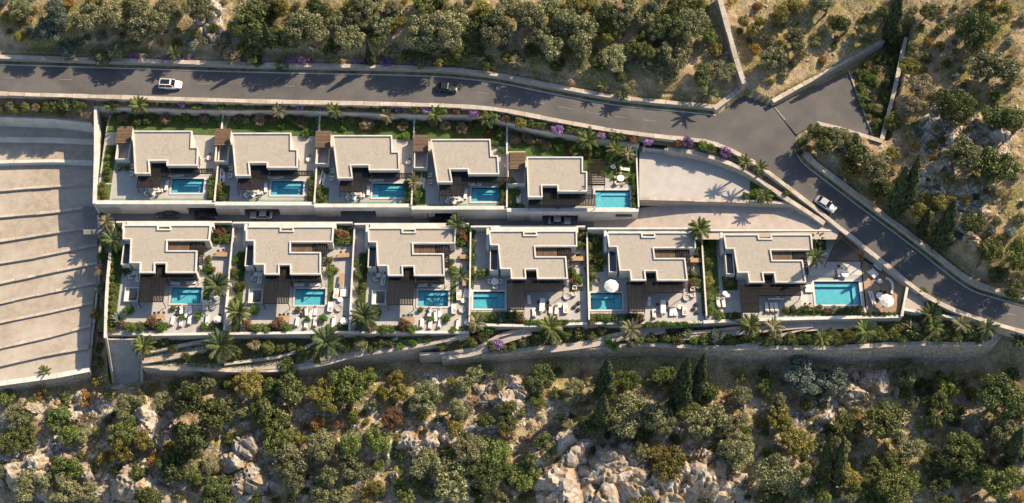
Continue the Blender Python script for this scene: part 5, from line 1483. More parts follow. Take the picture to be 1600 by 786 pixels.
def tree(loc, rpx, leaf, where, hs=1.0, kind='tree'):
    s = rpx/8/2.08; me, tr = RN.choice(TREE)
    r = thing('tree', loc, f'{"large " if rpx > 25 else "small " if rpx < 17 else ""}{LEAFN[leaf]} tree {where}', 'tree', 'hillside trees')
    r.rotation_euler = (0,0,RN.uniform(0,6.28)); r.scale = (s*RN.uniform(.88,1.22), s*RN.uniform(.88,1.22), s*hs)
    c = bpy.data.objects.new('crown', me); c.parent = r; COL.objects.link(c); own_mat(c, 'leaf_'+leaf)
    t = bpy.data.objects.new('trunk', tr); t.parent = r; COL.objects.link(t)
    return r
def bush(loc, R_, leaf, where, name='bush', flat=1.0, grp='bushes'):
    o = bpy.data.objects.new(name, RN.choice(BUSH)); COL.objects.link(o); own_mat(o, 'leaf_'+leaf)
    o.location = loc; o.rotation_euler = (RN.uniform(-.08,.08),RN.uniform(-.08,.08),RN.uniform(0,6.28))
    o.scale = (R_*RN.uniform(.9,1.15), R_*RN.uniform(.9,1.15), R_*flat)
    sz = 'large ' if R_ > 1.9 else 'small ' if R_ < 1.0 else ''
    return tag(o, f'{sz}{LEAFN[leaf]} bush {where}', 'bush', grp)
def hedge(label, plants):
    """a clipped row: one thing made of plants (location, radius, leaf)"""
    r = thing('hedge', plants[0][0], label, 'hedge', 'hedges')
    for loc, R_, leaf in plants:
        o = bpy.data.objects.new('hedge_plant', RN.choice(BUSH)); o.parent = r; COL.objects.link(o); own_mat(o, 'leaf_'+leaf)
        o.location = Vector(loc)-r.location; o.rotation_euler = (0,0,RN.uniform(0,6.28)); o.scale = (R_,R_,R_*RN.uniform(.9,1.2))
    return r
def hedge_px(label, lst):
    out = []
    for px, py, z, r, lf in lst:
        p = P(px, py, z+r/8*.6); out.append(((p.x,p.y,z), r/8*.95, lf))
    return hedge(label, out)
def loose(loc, R_, leaf, where):
    f, st_ = RN.choice(LOOSE)
    r = thing('shrub', loc, f'{"large " if R_ > 1.9 else "small " if R_ < 1.0 else ""}{LEAFN[leaf]} twiggy shrub {where}', 'shrub', 'shrubs')
    r.rotation_euler = (0,0,RN.uniform(0,6.28)); r.scale = (R_,R_,R_*.95)
    c = bpy.data.objects.new('foliage', f); c.parent = r; COL.objects.link(c); own_mat(c, 'leaf_'+leaf)
    t = bpy.data.objects.new('stems', st_); t.parent = r; COL.objects.link(t)
    return r
def cypress(px, py, h, w, where, lean=0.0, z0=None):
    """px, py: middle of the tree in the survey photograph"""
    p = hit(px, py, h*.42)
    me, tr = RN.choice(CYP)
    r = thing('cypress', p, f'tall dark cypress {where}', 'cypress', 'cypresses')
    r.scale = (w/1.9, w/1.9, h/10.3); r.rotation_euler = (-lean, -.11 if px > 1200 else 0, 0)
    c = bpy.data.objects.new('crown', me); c.parent = r; COL.objects.link(c)
    t = bpy.data.objects.new('trunk', tr); t.parent = r; COL.objects.link(t)
    return r

# ---------------------------------------------------------------- names of places on the hillsides
def place(px, py):
    if px >= 1160 and py < 215 and px < 1400: return 'beyond the parking court wall' if py < 160 else 'at the corner right of the junction'
    if px >= 1230 and py < 520:
        if py < 110: return 'on the dry slope at top right'
        if py < 215: return 'right of the planted triangle'
        if px < 1405: return 'between the parking court and the curving road'
        if py < 330: return 'on the slope above the curving road'
        return 'right of the cypresses beside the road'
    if py < 200:
        row = ' by the road' if py > 72 else ' high up' if py < 34 else ''
        if px < 148: return 'uphill of the stepped terraces'+row
        for k in range(1,6):
            if px < UPX[k]: return f'uphill of the {UNAME[k]} upper villa'+row
        return 'uphill of the forecourt'+row
    row = ' near the walls' if py < 632 else ' midway down' if py < 705 else ' at the bottom'
    if px < 170: return 'below the stepped terraces'+row
    for k, e in ((1,360),(2,551),(3,734),(4,917),(5,1097),(6,1345)):
        if px < e: return f'below the {LNAME[k]} lower villa'+row
    return 'below the tall retaining wall'+row

OCC = [(1440+k*16, 405+k*9.2, 16) for k in range(12)]+[(1163-k*5.2, 131-k*16, 15) for k in range(9)]
def free(px, py, r):
    return all((px-a)**2+(py-b)**2 > (.72*(r+c))**2 for a, b, c in OCC)
def wild(px, py, rpx, leaf, kind='tree'):
    OCC.append((px, py, rpx))
    h = {'tree':rpx/8/2.25*2.6, 'bush':rpx/8*.5, 'loose':rpx/8*.6}[kind]
    p = hit(px, py, h); w = place(px, py)
    if kind == 'tree':
        low = px < 1130 and 68 < py < 130
        return tree(p, rpx*(.85 if low else 1), leaf, w, RN.uniform(.85,1.15)*(.72 if low else 1))
    if kind == 'bush': return bush(p, rpx/8*.92, leaf, w, flat=RN.uniform(.8,1.2))
    return loose(p, rpx/8*.9, leaf, w)
o_, d_, g_, y_, k_, t_, n_, b_ = 'olive','dark','green','yellow','ochre','tan','brown','blue'
TREES = [(30,12,18,o_),(85,14,22,b_),(130,32,22,o_),(75,44,19,b_),(100,70,22,b_),(145,78,20,o_),(182,76,19,o_),(170,22,20,o_),(230,42,28,o_),(258,14,18,o_),(310,14,22,o_),(345,78,23,t_),
 (380,26,30,d_),(390,74,22,d_),(478,44,27,o_),(440,62,18,d_),(522,28,16,o_),(546,58,24,o_),(596,16,15,o_),(652,44,30,o_),(634,80,17,y_),(694,46,30,o_),(712,14,20,o_),(740,34,20,d_),(772,52,24,o_),(805,46,28,o_),
 (850,14,25,o_),(850,60,26,o_),(905,46,29,o_),(945,20,24,d_),(962,82,27,o_),(905,92,20,o_),(1002,70,24,g_),(1010,26,20,o_),(1062,82,27,o_),(1082,38,24,o_),(1098,100,20,d_),(1046,118,18,o_),(1058,8,18,d_),(985,118,18,o_),
 (868,104,20,g_),(820,88,16,d_),(728,74,20,d_),(760,86,17,d_),(1106,66,14,g_),(700,88,14,y_),(590,62,13,d_),(660,92,13,o_),(405,98,14,g_),(440,98,14,g_),
 (1180,42,17,y_),(1206,92,24,o_),(1242,62,20,o_),(1322,42,17,d_),(1352,62,15,o_),(1292,12,19,o_),(1222,12,19,y_),
 (1440,134,20,t_),(1428,168,17,t_),(1420,104,15,y_),(1492,168,28,d_),(1526,46,28,d_),(1552,104,32,o_),(1592,190,28,d_),(1512,238,27,o_),(1562,256,30,d_),(1522,350,17,d_),(1536,402,22,d_),(1590,402,24,g_),(1578,436,17,d_),
 (1342,232,22,d_),(1312,216,18,o_),(1282,214,21,d_),(1370,262,20,o_),(1330,262,18,y_),(1392,240,16,y_),(1460,330,18,y_),(1388,300,18,d_),
 (1556,14,18,y_),(1450,20,14,d_),(1395,192,14,y_),
 (322,640,33,d_),(390,600,20,y_),(546,604,26,g_),(622,606,20,y_),(450,642,30,d_),(482,722,25,o_),(546,722,26,o_),(732,702,24,o_),(706,752,30,o_),(772,704,24,g_),(792,652,20,d_),(612,655,19,n_),(985,650,30,o_),(1102,660,27,o_),
 (1162,642,24,o_),(1252,588,25,b_),(1292,598,24,b_),(1382,658,34,d_),(1492,698,32,d_),(1562,622,34,d_),(1402,760,30,g_),(1222,662,25,y_),(1562,756,26,g_),(1212,742,32,o_),(1152,704,26,o_),(1042,722,22,y_),(1462,772,22,d_),(820,742,22,g_),(340,772,24,d_),(20,690,20,d_),(520,772,24,o_)]
for px, py, r, lf in TREES: wild(px, py, r, lf)
# shrubs: a seeded spread over each slope, thin on bare rock and on the dry slope
def spread(n, x0, x1, y0, y1, rmin, rmax, kinds, ok=lambda x, y: True, rockmax=.55):
    k = 0; tries = 0
    while k < n and tries < n*40:
        tries += 1
        px, py, r = RN.uniform(x0,x1), RN.uniform(y0,y1), RN.uniform(rmin,rmax)
        if not ok(px,py) or not free(px,py,r): continue
        if any(math.hypot((px-a)/c,(py-b)/d) < 1 and RN.random() < rockmax for a,b,c,d in ROCKS): continue
        q = hit(px, py, .4); i = np.searchsorted(GX,q.x)-1; j = np.searchsorted(GY,q.y)-1
        if wild_mask[i,j] < .5: continue
        lf, kd = RN.choice(kinds); wild(px,py,r,lf,kd); k += 1
    return k
wild_mask = wild_grid
south_ok = lambda x, y: y > (612 if x < 150 else 606 if x < 240 else 592 if x < 560 else 574 if x < 900 else 572 if x < 1150 else 584)
spread(75, 0, 1600, 585, 786, 14, 23, [(d_,'tree')]*4+[(g_,'tree')]*3+[(o_,'tree')]*5+[(y_,'tree')]*1, south_ok, .75)
spread(58, 360, 1150, 0, 112, 13, 23, [(d_,'tree')]*2+[(g_,'tree')]*1+[(o_,'tree')]*4+[(y_,'tree')], lambda x, y: y < (84 if x < 750 else 84+(x-750)*.15))
SK = [(d_,'bush')]*5+[(g_,'bush')]*4+[(o_,'bush')]*3+[(y_,'bush')]*2+[(d_,'bush')]*2+[(o_,'loose')]*3+[(t_,'loose')]*2+[(k_,'loose')]*1+[(n_,'loose'),(g_,'loose'),(k_,'bush')]
spread(150, 0, 1600, 580, 786, 10, 19, SK, south_ok)
spread(110, 0, 1600, 580, 786, 6, 10, SK, south_ok, .4)
NK = [(o_,'bush')]*4+[(b_,'bush')]*2+[(y_,'bush')]*3+[(d_,'bush')]*2+[(t_,'loose')]*2+[(k_,'loose'),(k_,'bush'),(g_,'bush')]
spread(70, 0, 1150, 0, 92, 7, 14, NK, lambda x, y: y < (90 if x < 750 else 90+(x-750)*.15))
spread(26, 1150, 1400, 0, 130, 6, 12, NK, lambda x, y: y < 150-(x-1170)*.45)
spread(105, 1250, 1600, 0, 470, 5, 13, NK+[(y_,'loose')]*3+[(t_,'loose')]*3, lambda x, y: (x > 1420 and y < 260+(x-1420)*1.0) or (y > 235 and y < (x-1260)*.72+225))
for a in [(1411,306,19,3.4,'nearest the road, left of a pair',0),(1431,290,20,3.0,'right of a pair beside the curving road',0),(1484,358,19,4.0,'standing alone further down the curving road',0),(1448,352,11,2.4,'short one between the pair and the lone cypress',0),
          (1404,34,19,3.4,'rising beside the top wall of the planted triangle',0),(1066,612,19,4.0,'left of the pair below the fifth lower villa',.12),(1092,600,17,3.2,'right of the pair below the fifth lower villa',.12),(946,598,14,3.6,'short broad one below the fifth lower villa',.1),(941,652,14,3.4,'lower one below the fifth lower villa',.1),
          (1300,732,21,2.8,'left of the pair at the bottom edge below the last villa',.14),(1319,738,19,2.6,'right of the pair at the bottom edge below the last villa',.14),(1592,700,13,3.2,'at the right edge near the bottom',.1),
          (578,88,8,1.9,'small one by the road wall above the third upper villa',0),(419,60,9,1.9,'small one above the second upper villa',0)]:
    cypress(*a)

# ---------------------------------------------------------------- palms
lp, ld, lq = 'leaf_palm','leaf_palm_dark','leaf_palm_pale'
for a in [(216,163,ZU,4.5,2.3,lp,'in the back garden of the first upper villa'),(437,171,ZU,3.5,1.9,lq,'in the back garden of the second upper villa'),(525,171,ZU,4,2.1,lp,'left in the back garden of the third upper villa'),(606,180,ZU,3,2.1,lq,'right in the back garden of the third upper villa'),
  (680,178,ZU,3.5,2.0,lp,'left in the back garden of the fourth upper villa'),(763,185,ZU,3,2.4,lp,'right in the back garden of the fourth upper villa'),(918,216,ZU,4,2.8,lp,'in the back garden of the fifth upper villa'),(962,232,ZU,3,2.2,lp,'in the corner garden of the fifth upper villa'),(982,238,ZU,2.5,2.0,lq,'at the right end of the fifth upper villa garden'),
  (647,284,ZU,2.5,1.9,lq,'beside the court of the fourth upper villa'),(172,166,ZU,3,1.7,lp,'in the top left corner of the upper gardens'),
  (810,96,8.6,2.5,1.8,lq,'by the road wall above the fifth upper villa'),(1106,146,8.2,2.5,2.4,ld,'at the junction corner wall'),(972,148,8.2,1.5,1.6,lp,'by the road wall above the forecourt'),(941,134,8.2,1.5,1.5,lp,'by the road wall above the rightmost upper villa'),(272,82,8.8,2.5,1.9,ld,'by the road wall above the white car'),
  (1166,252,5.6,3.5,1.9,lp,'left of two on the wall above the forecourt'),(1190,262,5.4,3.5,1.9,lp,'right of two on the wall above the forecourt'),(1196,306,4,2,2.2,lp,'at the right corner of the forecourt'),
  (175,373,-.6,3.5,3.0,ld,'left of the first lower villa'),(166,344,-.4,3,1.9,lq,'at the left end of the lane'),(340,446,0,3.5,3.0,ld,'right of the first lower villa pool'),(374,488,0,3,3.2,lp,'at the front left corner of the second lower villa'),
  (343,540,-1.76,2.5,3.6,ld,'below the retaining wall of the first lower villa'),(512,534,-1.76,2.5,3.7,ld,'below the retaining wall of the second lower villa'),(226,540,-1.65,2.5,3.0,lp,'beside the foot of the wide stairs'),(567,494,0,2.5,3.2,ld,'at the front left corner of the third lower villa'),
  (716,349,0,4,2.2,ld,'in the corner garden of the third lower villa'),(718,428,0,4,2.3,ld,'right of the third lower villa pool'),(745,504,-1.1,3.5,2.4,lq,'between the third and fourth lower villa fronts'),(863,513,-1.43,3,2.8,lp,'below the fourth lower villa'),(986,513,-1.43,3,2.8,lq,'below the fifth lower villa'),
  (1095,354,0,5,3.0,lp,'between the fifth and last lower villas'),(1173,506,-1.43,3,2.7,lp,'left of two below the last lower villa'),(1209,508,-1.43,2.5,2.3,lq,'right of two below the last lower villa'),(1275,401,0,3.5,2.3,lp,'beside the last lower villa roof'),(1276,372,0,2,1.9,ld,'at the top right corner of the last lower villa'),
  (1355,516,-1.65,2.5,2.6,lp,'below the timber deck'),(1454,492,-2,2.5,3.0,ld,'right of the timber deck'),(1462,510,-1.32,2,2.4,lp,'in front of the palm right of the deck'),(1543,510,-0.88,2,2.6,ld,'at the rounded end of the tall wall'),(1505,508,-0.88,2,2.1,lq,'near the rounded end of the tall wall'),
  (1285,528,-1.98,2,2.2,lp,'below the large pool of the last villa'),(1592,530,-3.5,2.5,2.4,ld,'outside the rounded end of the tall wall'),(71,584,-6.8,1.5,1.7,lp,'on top of the rubble wall at bottom left'),
  (205,378,0,1.5,1.2,lp,'tiny'),]:
    if a[6] == 'tiny': continue
    palm(*a, nf=RN.randint(26,38) if a[4] > 2.6 else RN.randint(18,28))
agave(187,500,0,2.2,'leaf_blue','pale blue-green agave at the head of the wide stairs',26)
agave(203,485,0,1.4,'leaf_lush','dark green agave beside the pale agave near the stairs',18)
agave(197,424,0,1.6,'leaf_palm_dark','spiky green agave left of the first lower villa',18)
agave(1515,512,-1.04,1.7,'leaf_palm_pale','pale dry agave near the rounded end of the tall wall',20)
agave(1425,515,-1.43,2.3,'leaf_palm_pale','pale spiky agave beside the brown-faced wall',24)

# ---------------------------------------------------------------- garden bushes: (px, py, floor height, radius px, leaf)
def garden(lst, where, kind='bush'):
    for px, py, z, r, lf in lst:
        p = P(px, py, z+r/8*.6); p.z = z
        (bush if kind == 'bush' else loose)(p, r/8*.95, lf, where) if kind != 'bush' else bush(p, r/8*.95, lf, where, name='garden_bush', grp='garden bushes')
l_, p_ = 'lush','purple'
UG = [(243,172,9,t_),(258,185,12,t_),(290,182,9,g_),(322,178,8,l_),(232,186,8,l_),(190,180,9,l_),(200,188,7,d_),(310,190,7,d_)]
garden([(x,y,ZU,r,l) for x,y,r,l in UG], 'in the back garden of the first upper villa')
garden([(x,y,ZU,r,l) for x,y,r,l in [(346,188,9,l_),(368,184,6,p_),(382,186,6,t_),(405,187,12,t_),(427,188,7,n_),(452,185,9,g_),(470,184,8,n_),(478,208,9,l_),(475,196,7,g_),(440,196,7,l_)]], 'in the back garden of the second upper villa')
garden([(x,y,ZU,r,l) for x,y,r,l in [(502,192,9,l_),(541,188,8,y_),(550,188,8,t_),(572,194,13,t_),(590,198,8,d_),(628,190,9,g_),(633,212,9,l_),(536,200,7,l_)]], 'in the back garden of the third upper villa')
garden([(x,y,ZU,r,l) for x,y,r,l in [(652,198,9,l_),(672,188,7,n_),(696,196,11,t_),(722,200,13,t_),(745,190,9,d_),(766,206,9,n_),(783,212,10,l_),(782,236,8,l_),(775,225,7,g_)]], 'in the back garden of the fourth upper villa')
garden([(x,y,ZU,r,l) for x,y,r,l in [(805,219,10,t_),(829,220,9,t_),(853,227,10,t_),(875,230,10,l_),(890,238,8,n_),(935,238,9,l_),(950,248,9,l_),(798,235,7,l_),(985,250,9,l_),(920,240,8,y_)]], 'in the back garden of the fifth upper villa')
for k in range(1,5):
    x1 = PLOTU[k][1]; y = PLOTU[k][2]
    hedge(f'dark green hedge right of the {UNAME[k]} upper villa pool', [((x1-.8+RN.uniform(-.15,.15), y+1.6+j*1.05, ZU), RN.uniform(.75,1.0), RN.choice([d_,g_,l_])) for j in range(5)])
    x0 = PLOTU[k][0]
    for j in range(3):
        bush((x0+1.3+RN.uniform(-.6,.6), y+2.0+j*1.1, ZU), RN.uniform(.7,1.15), RN.choice([g_,l_,y_]), f'in the front corner bed of the {UNAME[k]} upper villa', name='garden_bush', grp='front corner beds')
    c = UAW[2]+uoff(k)
    for j in range(2): bush((c.x-2.4+j*1.3, c.y-6.6+RN.uniform(-.3,.3), ZU), .7, RN.choice([l_,g_]), f'in the walled court left of the {UNAME[k]} upper villa', name='garden_bush', grp='court plants')
hedge('dark hedge strip right of the fifth upper villa pool', [((PLOTU[5][1]-.75, FY[5]+1.5+j*1.25, ZU), .75, RN.choice([d_,l_])) for j in range(6)])
hedge('green hedge along the left wall of the first upper villa', [((PLOTU[1][0]+1.4+RN.uniform(-.4,.4), FY[1]+5.8+j*1.6, ZU), RN.uniform(.7,1.0), RN.choice([g_,l_,y_])) for j in range(5)])
garden([(808,300,ZU,8,l_),(800,318,ZU,8,d_),(815,322,ZU,6,g_),(800,285,ZU,7,l_)], 'in the front left corner of the fifth upper villa')
for k in range(1,6):
    for j in range(7):
        x = RN.uniform(PLOTU[k][0]+1, PLOTU[k][1]-1); yb = back_at(x).y
        bush((x, yb-RN.uniform(.7,2.4), ZU), RN.uniform(.75,1.3), RN.choice([d_,d_,g_,l_,t_]), f'by the back wall of the {UNAME[k]} upper villa', name='garden_bush', grp='garden bushes')
# flower strips beside the road
FLB = [(260,92,7,p_),(284,93,8,p_),(215,88,7,p_),(375,93,7,p_),(300,92,7,p_),(455,97,8,p_),(470,96,9,p_),(485,99,7,p_),(555,99,7,p_),(570,99,7,p_),(604,98,11,p_),(674,99,8,p_),(690,102,8,p_),(640,100,6,p_)]
for px, py, r, lf in FLB:
    p = P(px,py,8.9); i_ = hit(px,py,.4); bush(i_, r/8, lf, place(px,py), name='flowering_bush', grp='flowering bushes')
for i, (px, py) in enumerate([(180,162),(262,163),(285,161),(308,167),(345,168),(375,166),(415,167),(430,166),(470,167),(485,167),(500,166),(548,168),(600,170),(622,169),(650,170),(668,171),(690,172),(712,172),(740,177),(758,180),(772,182),(790,186),(812,192),(830,195),(845,196),(872,203),(890,202),(905,206),(940,212),(955,209),(970,213),(990,218),(1012,222),(1060,224),(1075,222),(1100,228),(1110,232)]):
    p = P(px,py,7.0); lf = RN.choice([g_,l_,d_,p_,y_,n_,g_,d_]) if px not in (285,430,470,500,622,740,940) else p_
    bush((p.x,p.y,6.4), RN.uniform(.75,1.15)*(1.2 if px > 640 else 1), lf, 'in the strip above the upper villas', name='garden_bush', grp='planting strip bushes')
bush(P(1133,240,5.9), 1.5, p_, 'in the bed above the forecourt', name='flowering_bush', grp='flowering bushes')
garden([(1085,224,5.8,9,g_),(1100,228,5.8,10,d_),(1118,236,5.7,8,d_),(1150,246,5.6,7,g_),(1180,302,4,9,l_),(1205,304,4,8,l_),(1165,306,4,7,g_),(1230,300,5,6,g_)], 'in the bed round the forecourt')
garden([(1252,222,6.4,8,g_),(1262,214,6.5,10,o_),(1250,238,6.2,7,d_),(1262,232,6.3,9,y_)], 'at the rounded corner of the junction')
# planted triangle
garden([(1345,135,6.7,9,l_),(1352,115,6.7,10,g_),(1368,110,6.7,11,d_),(1360,150,6.7,12,o_),(1372,170,6.7,11,o_),(1385,130,6.7,11,d_),(1375,190,6.7,9,g_),(1370,203,6.7,8,l_),(1395,95,6.7,11,d_),(1388,160,6.7,9,d_),(1350,165,6.7,7,l_),(1358,182,6.7,6,y_),(1345,120,6.7,7,y_)], 'in the planted triangle beside the court')
for px, py in [(1340,112),(1355,100),(1378,92),(1392,78),(1400,110),(1366,128),(1380,145),(1352,146),(1392,125),(1362,168),(1378,178),(1385,150),(1368,192),(1373,212),(1349,152),(1360,122)]:
    garden([(px,py,6.7,RN.uniform(8,11),RN.choice([d_,g_,d_,l_]))], 'in the planted triangle beside the court')
# bed left of the road, above the terraces
garden([(15,166,6.2,9,o_),(40,166,6.0,9,g_),(55,168,6.0,9,t_),(78,165,6.0,14,d_),(103,163,6.0,14,d_),(122,165,6.0,14,d_),(60,175,5.2,7,y_),(25,175,5.2,8,g_),(95,177,5.0,8,g_),(125,178,5.0,7,t_),(2,172,5.5,7,g_)], 'in the bed above the stepped terraces')
# strip left of the first lower villa
garden([(157,420,-1.6,13,t_),(157,450,-2.2,13,b_),(160,330,0,7,g_),(150,490,-3.2,13,y_),(160,400,-1.2,9,g_),(156,520,-3.8,11,n_),(152,545,-5,11,g_),(155,565,-6,11,y_),(160,540,-4.5,9,d_),(150,595,-8,11,y_),(165,470,-2.0,8,d_),(163,505,-3.4,8,d_),(160,375,-.8,9,d_)], 'in the strip beside the lower terraces')
# lower gardens
for k in (1,2,3):
    dx, dy = LAW[k].x-LAW[2].x, LAW[k].y-LAW[2].y
    wh = {'w':f'left of the {LNAME[k]} lower villa','f':f'along the front of the {LNAME[k]} lower villa','c':f'in the lane garden of the {LNAME[k]} lower villa','e':f'right of the {LNAME[k]} lower villa pool'}
    for zx, zy, r, lf, q in [(70,380,10,g_,'w'),(100,340,9,d_,'w'),(75,470,10,d_,'w'),(110,450,8,g_,'w'),(70,550,8,d_,'w'),(180,610,9,l_,'w'),(140,700,10,n_,'f'),(205,722,10,g_,'f'),(330,692,13,n_,'f'),(380,720,9,l_,'f'),(260,725,7,l_,'f'),(725,140,12,n_,'c'),(720,95,10,l_,'c'),(760,105,9,l_,'c'),(710,180,9,l_,'c'),(765,185,9,g_,'c'),(650,360,9,l_,'e'),(680,365,7,y_,'e'),(655,300,7,g_,'e'),(610,650,9,l_,'e'),(510,660,6,l_,'e'),(448,598,6,g_,'e'),(640,720,7,l_,'f'),(60,300,8,l_,'w'),(95,265,6,l_,'w')]:
        if k == 1 and q == 'w' and zx < 130: continue
        p = ZB(zx,zy,r/8*.6); bush((p.x+dx+RN.uniform(-.2,.2),p.y+dy+RN.uniform(-.2,.2),.05), r/8*.95, lf, wh[q], name='garden_bush', grp='garden bushes')
zz = zoomed(140,330)
hedge('narrow hedge along the left wall of the first lower villa', [((q.x,q.y,.05), .65, RN.choice([l_,g_,y_])) for q in [zz(138,90+j*40,.4) for j in range(17)]])
for k in (4,5):
    dx, dy = LAW[k].x-LAW[4].x, LAW[k].y-LAW[4].y
    wh = {'w':f'left of the {LNAME[k]} lower villa','f':f'below the pool of the {LNAME[k]} lower villa','c':f'in the lane garden of the {LNAME[k]} lower villa','e':f'on the right terrace of the {LNAME[k]} lower villa','r':f'in the front hedge of the {LNAME[k]} lower villa'}
    L_ = [(28,120,8,l_,'w'),(25,200,8,g_,'w'),(28,270,9,l_,'w'),(25,340,8,g_,'w'),(75,640,7,l_,'f'),(120,655,8,g_,'f'),(165,650,8,d_,'f'),(205,660,9,b_,'f'),(290,640,10,d_,'f'),(320,655,9,n_,'f'),(30,660,9,y_,'f'),(685,130,9,l_,'c'),(700,165,9,n_,'c'),(690,205,9,l_,'c'),(715,110,8,g_,'c'),(650,370,8,g_,'e'),(655,425,8,n_,'e'),(690,430,7,l_,'e')]
    hedge(f'bright green front hedge of the {LNAME[k]} lower villa', [((q.x+dx,q.y+dy,.05), .72, l_) for q in [ZD(365+j*24,685,.4) for j in range(11)]])
    for zx, zy, r, lf, q in L_:
        p = ZD(zx,zy,r/8*.6); bush((p.x+dx+RN.uniform(-.2,.2),p.y+dy+RN.uniform(-.2,.2),.05), r/8*.95, lf, wh[q], name='garden_bush', grp='garden bushes')
garden([(752,428,0,13,g_)], 'left of the fourth lower villa pool')
garden([(938,405,0,13,y_),(930,375,0,8,g_),(928,430,0,8,g_)], 'left of the fifth lower villa')
garden([(1110,410,0,10,g_),(1107,440,0,10,y_),(1105,465,0,10,g_),(1110,485,0,9,l_),(1100,385,0,8,d_),(1112,375,0,8,l_),(1125,494,0,8,g_),(1145,494,0,8,d_),(1140,440,0,10,y_)], 'left of the last lower villa')
garden([(1274,372,0,9,y_),(1268,388,0,8,l_)], 'right of the last lower villa roof')
hedge_px('dark leafy hedge below the largest pool', [(1228+j*10.5,483+RN.uniform(-2,2),0,RN.uniform(6,8.5),RN.choice([d_,g_,d_,n_,b_])) for j in range(12)])
hedge_px('low hedge along the front of the timber deck', [(1350+j*8,491,0,5.5,RN.choice([d_,g_])) for j in range(8)])
hedge_px('low hedge at the right end of the timber deck', [(1410+j*1.6,482-j*7,0,5,RN.choice([g_,l_])) for j in range(6)])
hedge_px('thin hedge between the deck and the road wall', [(1385+j*7,415+j*5,0,4.5,RN.choice([g_,y_])) for j in range(6)])
garden([(1441,456,.3,10,g_),(1462,471,0,11,g_),(1478,480,-.5,9,d_)], 'between the deck and the curving road')
# beds on the slope below the lower row
garden([(258,534,-1.65,7,g_),(310,556,-2.2,8,d_),(330,553,-2.2,8,d_),(398,538,-1.87,12,t_),(418,543,-1.98,13,g_),(438,543,-2.09,9,d_),(470,560,-2.75,8,d_)], 'below the first and second lower villas')
garden([(563,538,-1.87,13,o_),(592,534,-1.76,10,g_),(625,540,-1.76,8,l_),(645,536,-1.65,9,l_),(668,530,-1.43,8,g_)], 'below the third lower villa')
garden([(738,535,-1.98,9,g_),(765,515,-1.32,9,l_),(785,545,-2.42,9,d_),(800,540,-2.31,9,g_),(818,533,-2.2,11,o_),(840,530,-2.09,10,d_),(885,520,-1.87,11,g_),(905,518,-1.76,12,d_),(925,525,-2.09,9,g_)], 'below the fourth lower villa')
bush(P(779,541,-2.2), 1.4, p_, 'below the fourth lower villa', name='flowering_bush', grp='flowering bushes')
garden([(950,533,-2.15,8,l_),(1018,527,-1.98,10,g_),(1040,528,-2.09,11,d_),(1060,530,-2.15,12,d_),(1085,532,-2.15,9,l_)], 'below the fifth lower villa')
garden([(1118,525,-1.98,14,b_),(1140,530,-2.09,10,g_),(1160,530,-2.09,9,d_),(1235,528,-2.04,11,d_),(1255,528,-2.04,10,d_),(1242,535,-2.2,8,g_),(1325,522,-1.98,12,y_),(1345,530,-1.98,10,d_),(1380,525,-1.98,11,d_),(1398,522,-1.93,11,g_),(1372,515,-1.76,9,g_),(1265,533,-2.2,8,l_),(1440,525,-1.76,9,d_),(1480,520,-1.43,9,g_),(1495,528,-1.65,9,d_)], 'below the last lower villa and deck')
for px, py, z in [(270,545,-2.2),(290,556,-2.8),(350,556,-2.6),(370,548,-2.2),(455,540,-2),(470,548,-2.4),(540,545,-2),(580,545,-2),(608,536,-1.7),(690,540,-2.2),(712,536,-2),(755,526,-1.8),(770,540,-2.2),(850,522,-1.8),(868,532,-2.1),(940,516,-1.7),(960,540,-2.3),(985,538,-2.2),(1000,530,-2),(1100,530,-2.1),(1075,520,-1.8),(1180,528,-2),(1200,534,-2.2),(1215,530,-2.1),(1300,520,-1.9),(1310,532,-2.1),(1412,530,-2),(1425,520,-1.7),(1465,528,-1.8),(1520,522,-1.6),(1530,530,-1.9)]:
    garden([(px,py,z,RN.uniform(8,12),RN.choice([d_,g_,l_,d_,o_,g_]))], f'on the slope below the {next((LNAME[q] for q,e_ in ((1,360),(2,551),(3,734),(4,917),(5,1097)) if px < e_), "last")} lower villa')
# ---------------------------------------------------------------- countless small stuff on the slopes
def ground_many(x, y):
    i = np.clip(np.searchsorted(GX, x)-1, 0, nx-2); j = np.clip(np.searchsorted(GY, y)-1, 0, ny-2)
    tx = (x-GX[i])/(GX[i+1]-GX[i]); ty = (y-GY[j])/(GY[j+1]-GY[j])
    h = (H[i,j]*(1-tx)+H[i+1,j]*tx)*(1-ty)+(H[i,j+1]*(1-tx)+H[i+1,j+1]*tx)*ty
    return h, wild_grid[i,j]*wild_grid[np.minimum(i+1,nx-1),np.minimum(j+1,ny-1)], rock[i,j], south[i,j]
def spots(n, seed):
    rng = np.random.default_rng(seed); x = rng.uniform(-122,122,n); y = rng.uniform(-72,80,n)
    h, w, rk, so_ = ground_many(x, y); k = w > .5
    return rng, x[k], y[k], h[k], rk[k], so_[k]
def tuft_cloud(name, m, n, seed, per, rad_, size, dens, label):
    rng, x, y, h, rk, so_ = spots(n, seed); k = rng.random(len(x)) < dens(x, y, rk, so_)
    x, y, h = x[k], y[k], h[k]; C = []; 
    sc_ = .5+rng.random(len(x))
    for q in range(per):
        d = unit(rng.normal(size=(len(x),3))); d[:,2] = np.abs(d[:,2])*.8
        C.append(np.stack([x,y,h],1)+d*(rad_*sc_)[:,None])
    C = np.concatenate(C); N_ = unit(rng.normal(size=C.shape)*.7+np.array([0,0,.9]))
    o = bpy.data.objects.new(name, with_mat(leaves(name, C, N_, size*(.5+rng.random(len(C))), .55, rng), m)); COL.objects.link(o)
    o['label'] = label; o['category'] = 'ground cover'; stuff(o)
nz_ = lambda x, y, s, sd: fbm(x/s, y/s, sd)
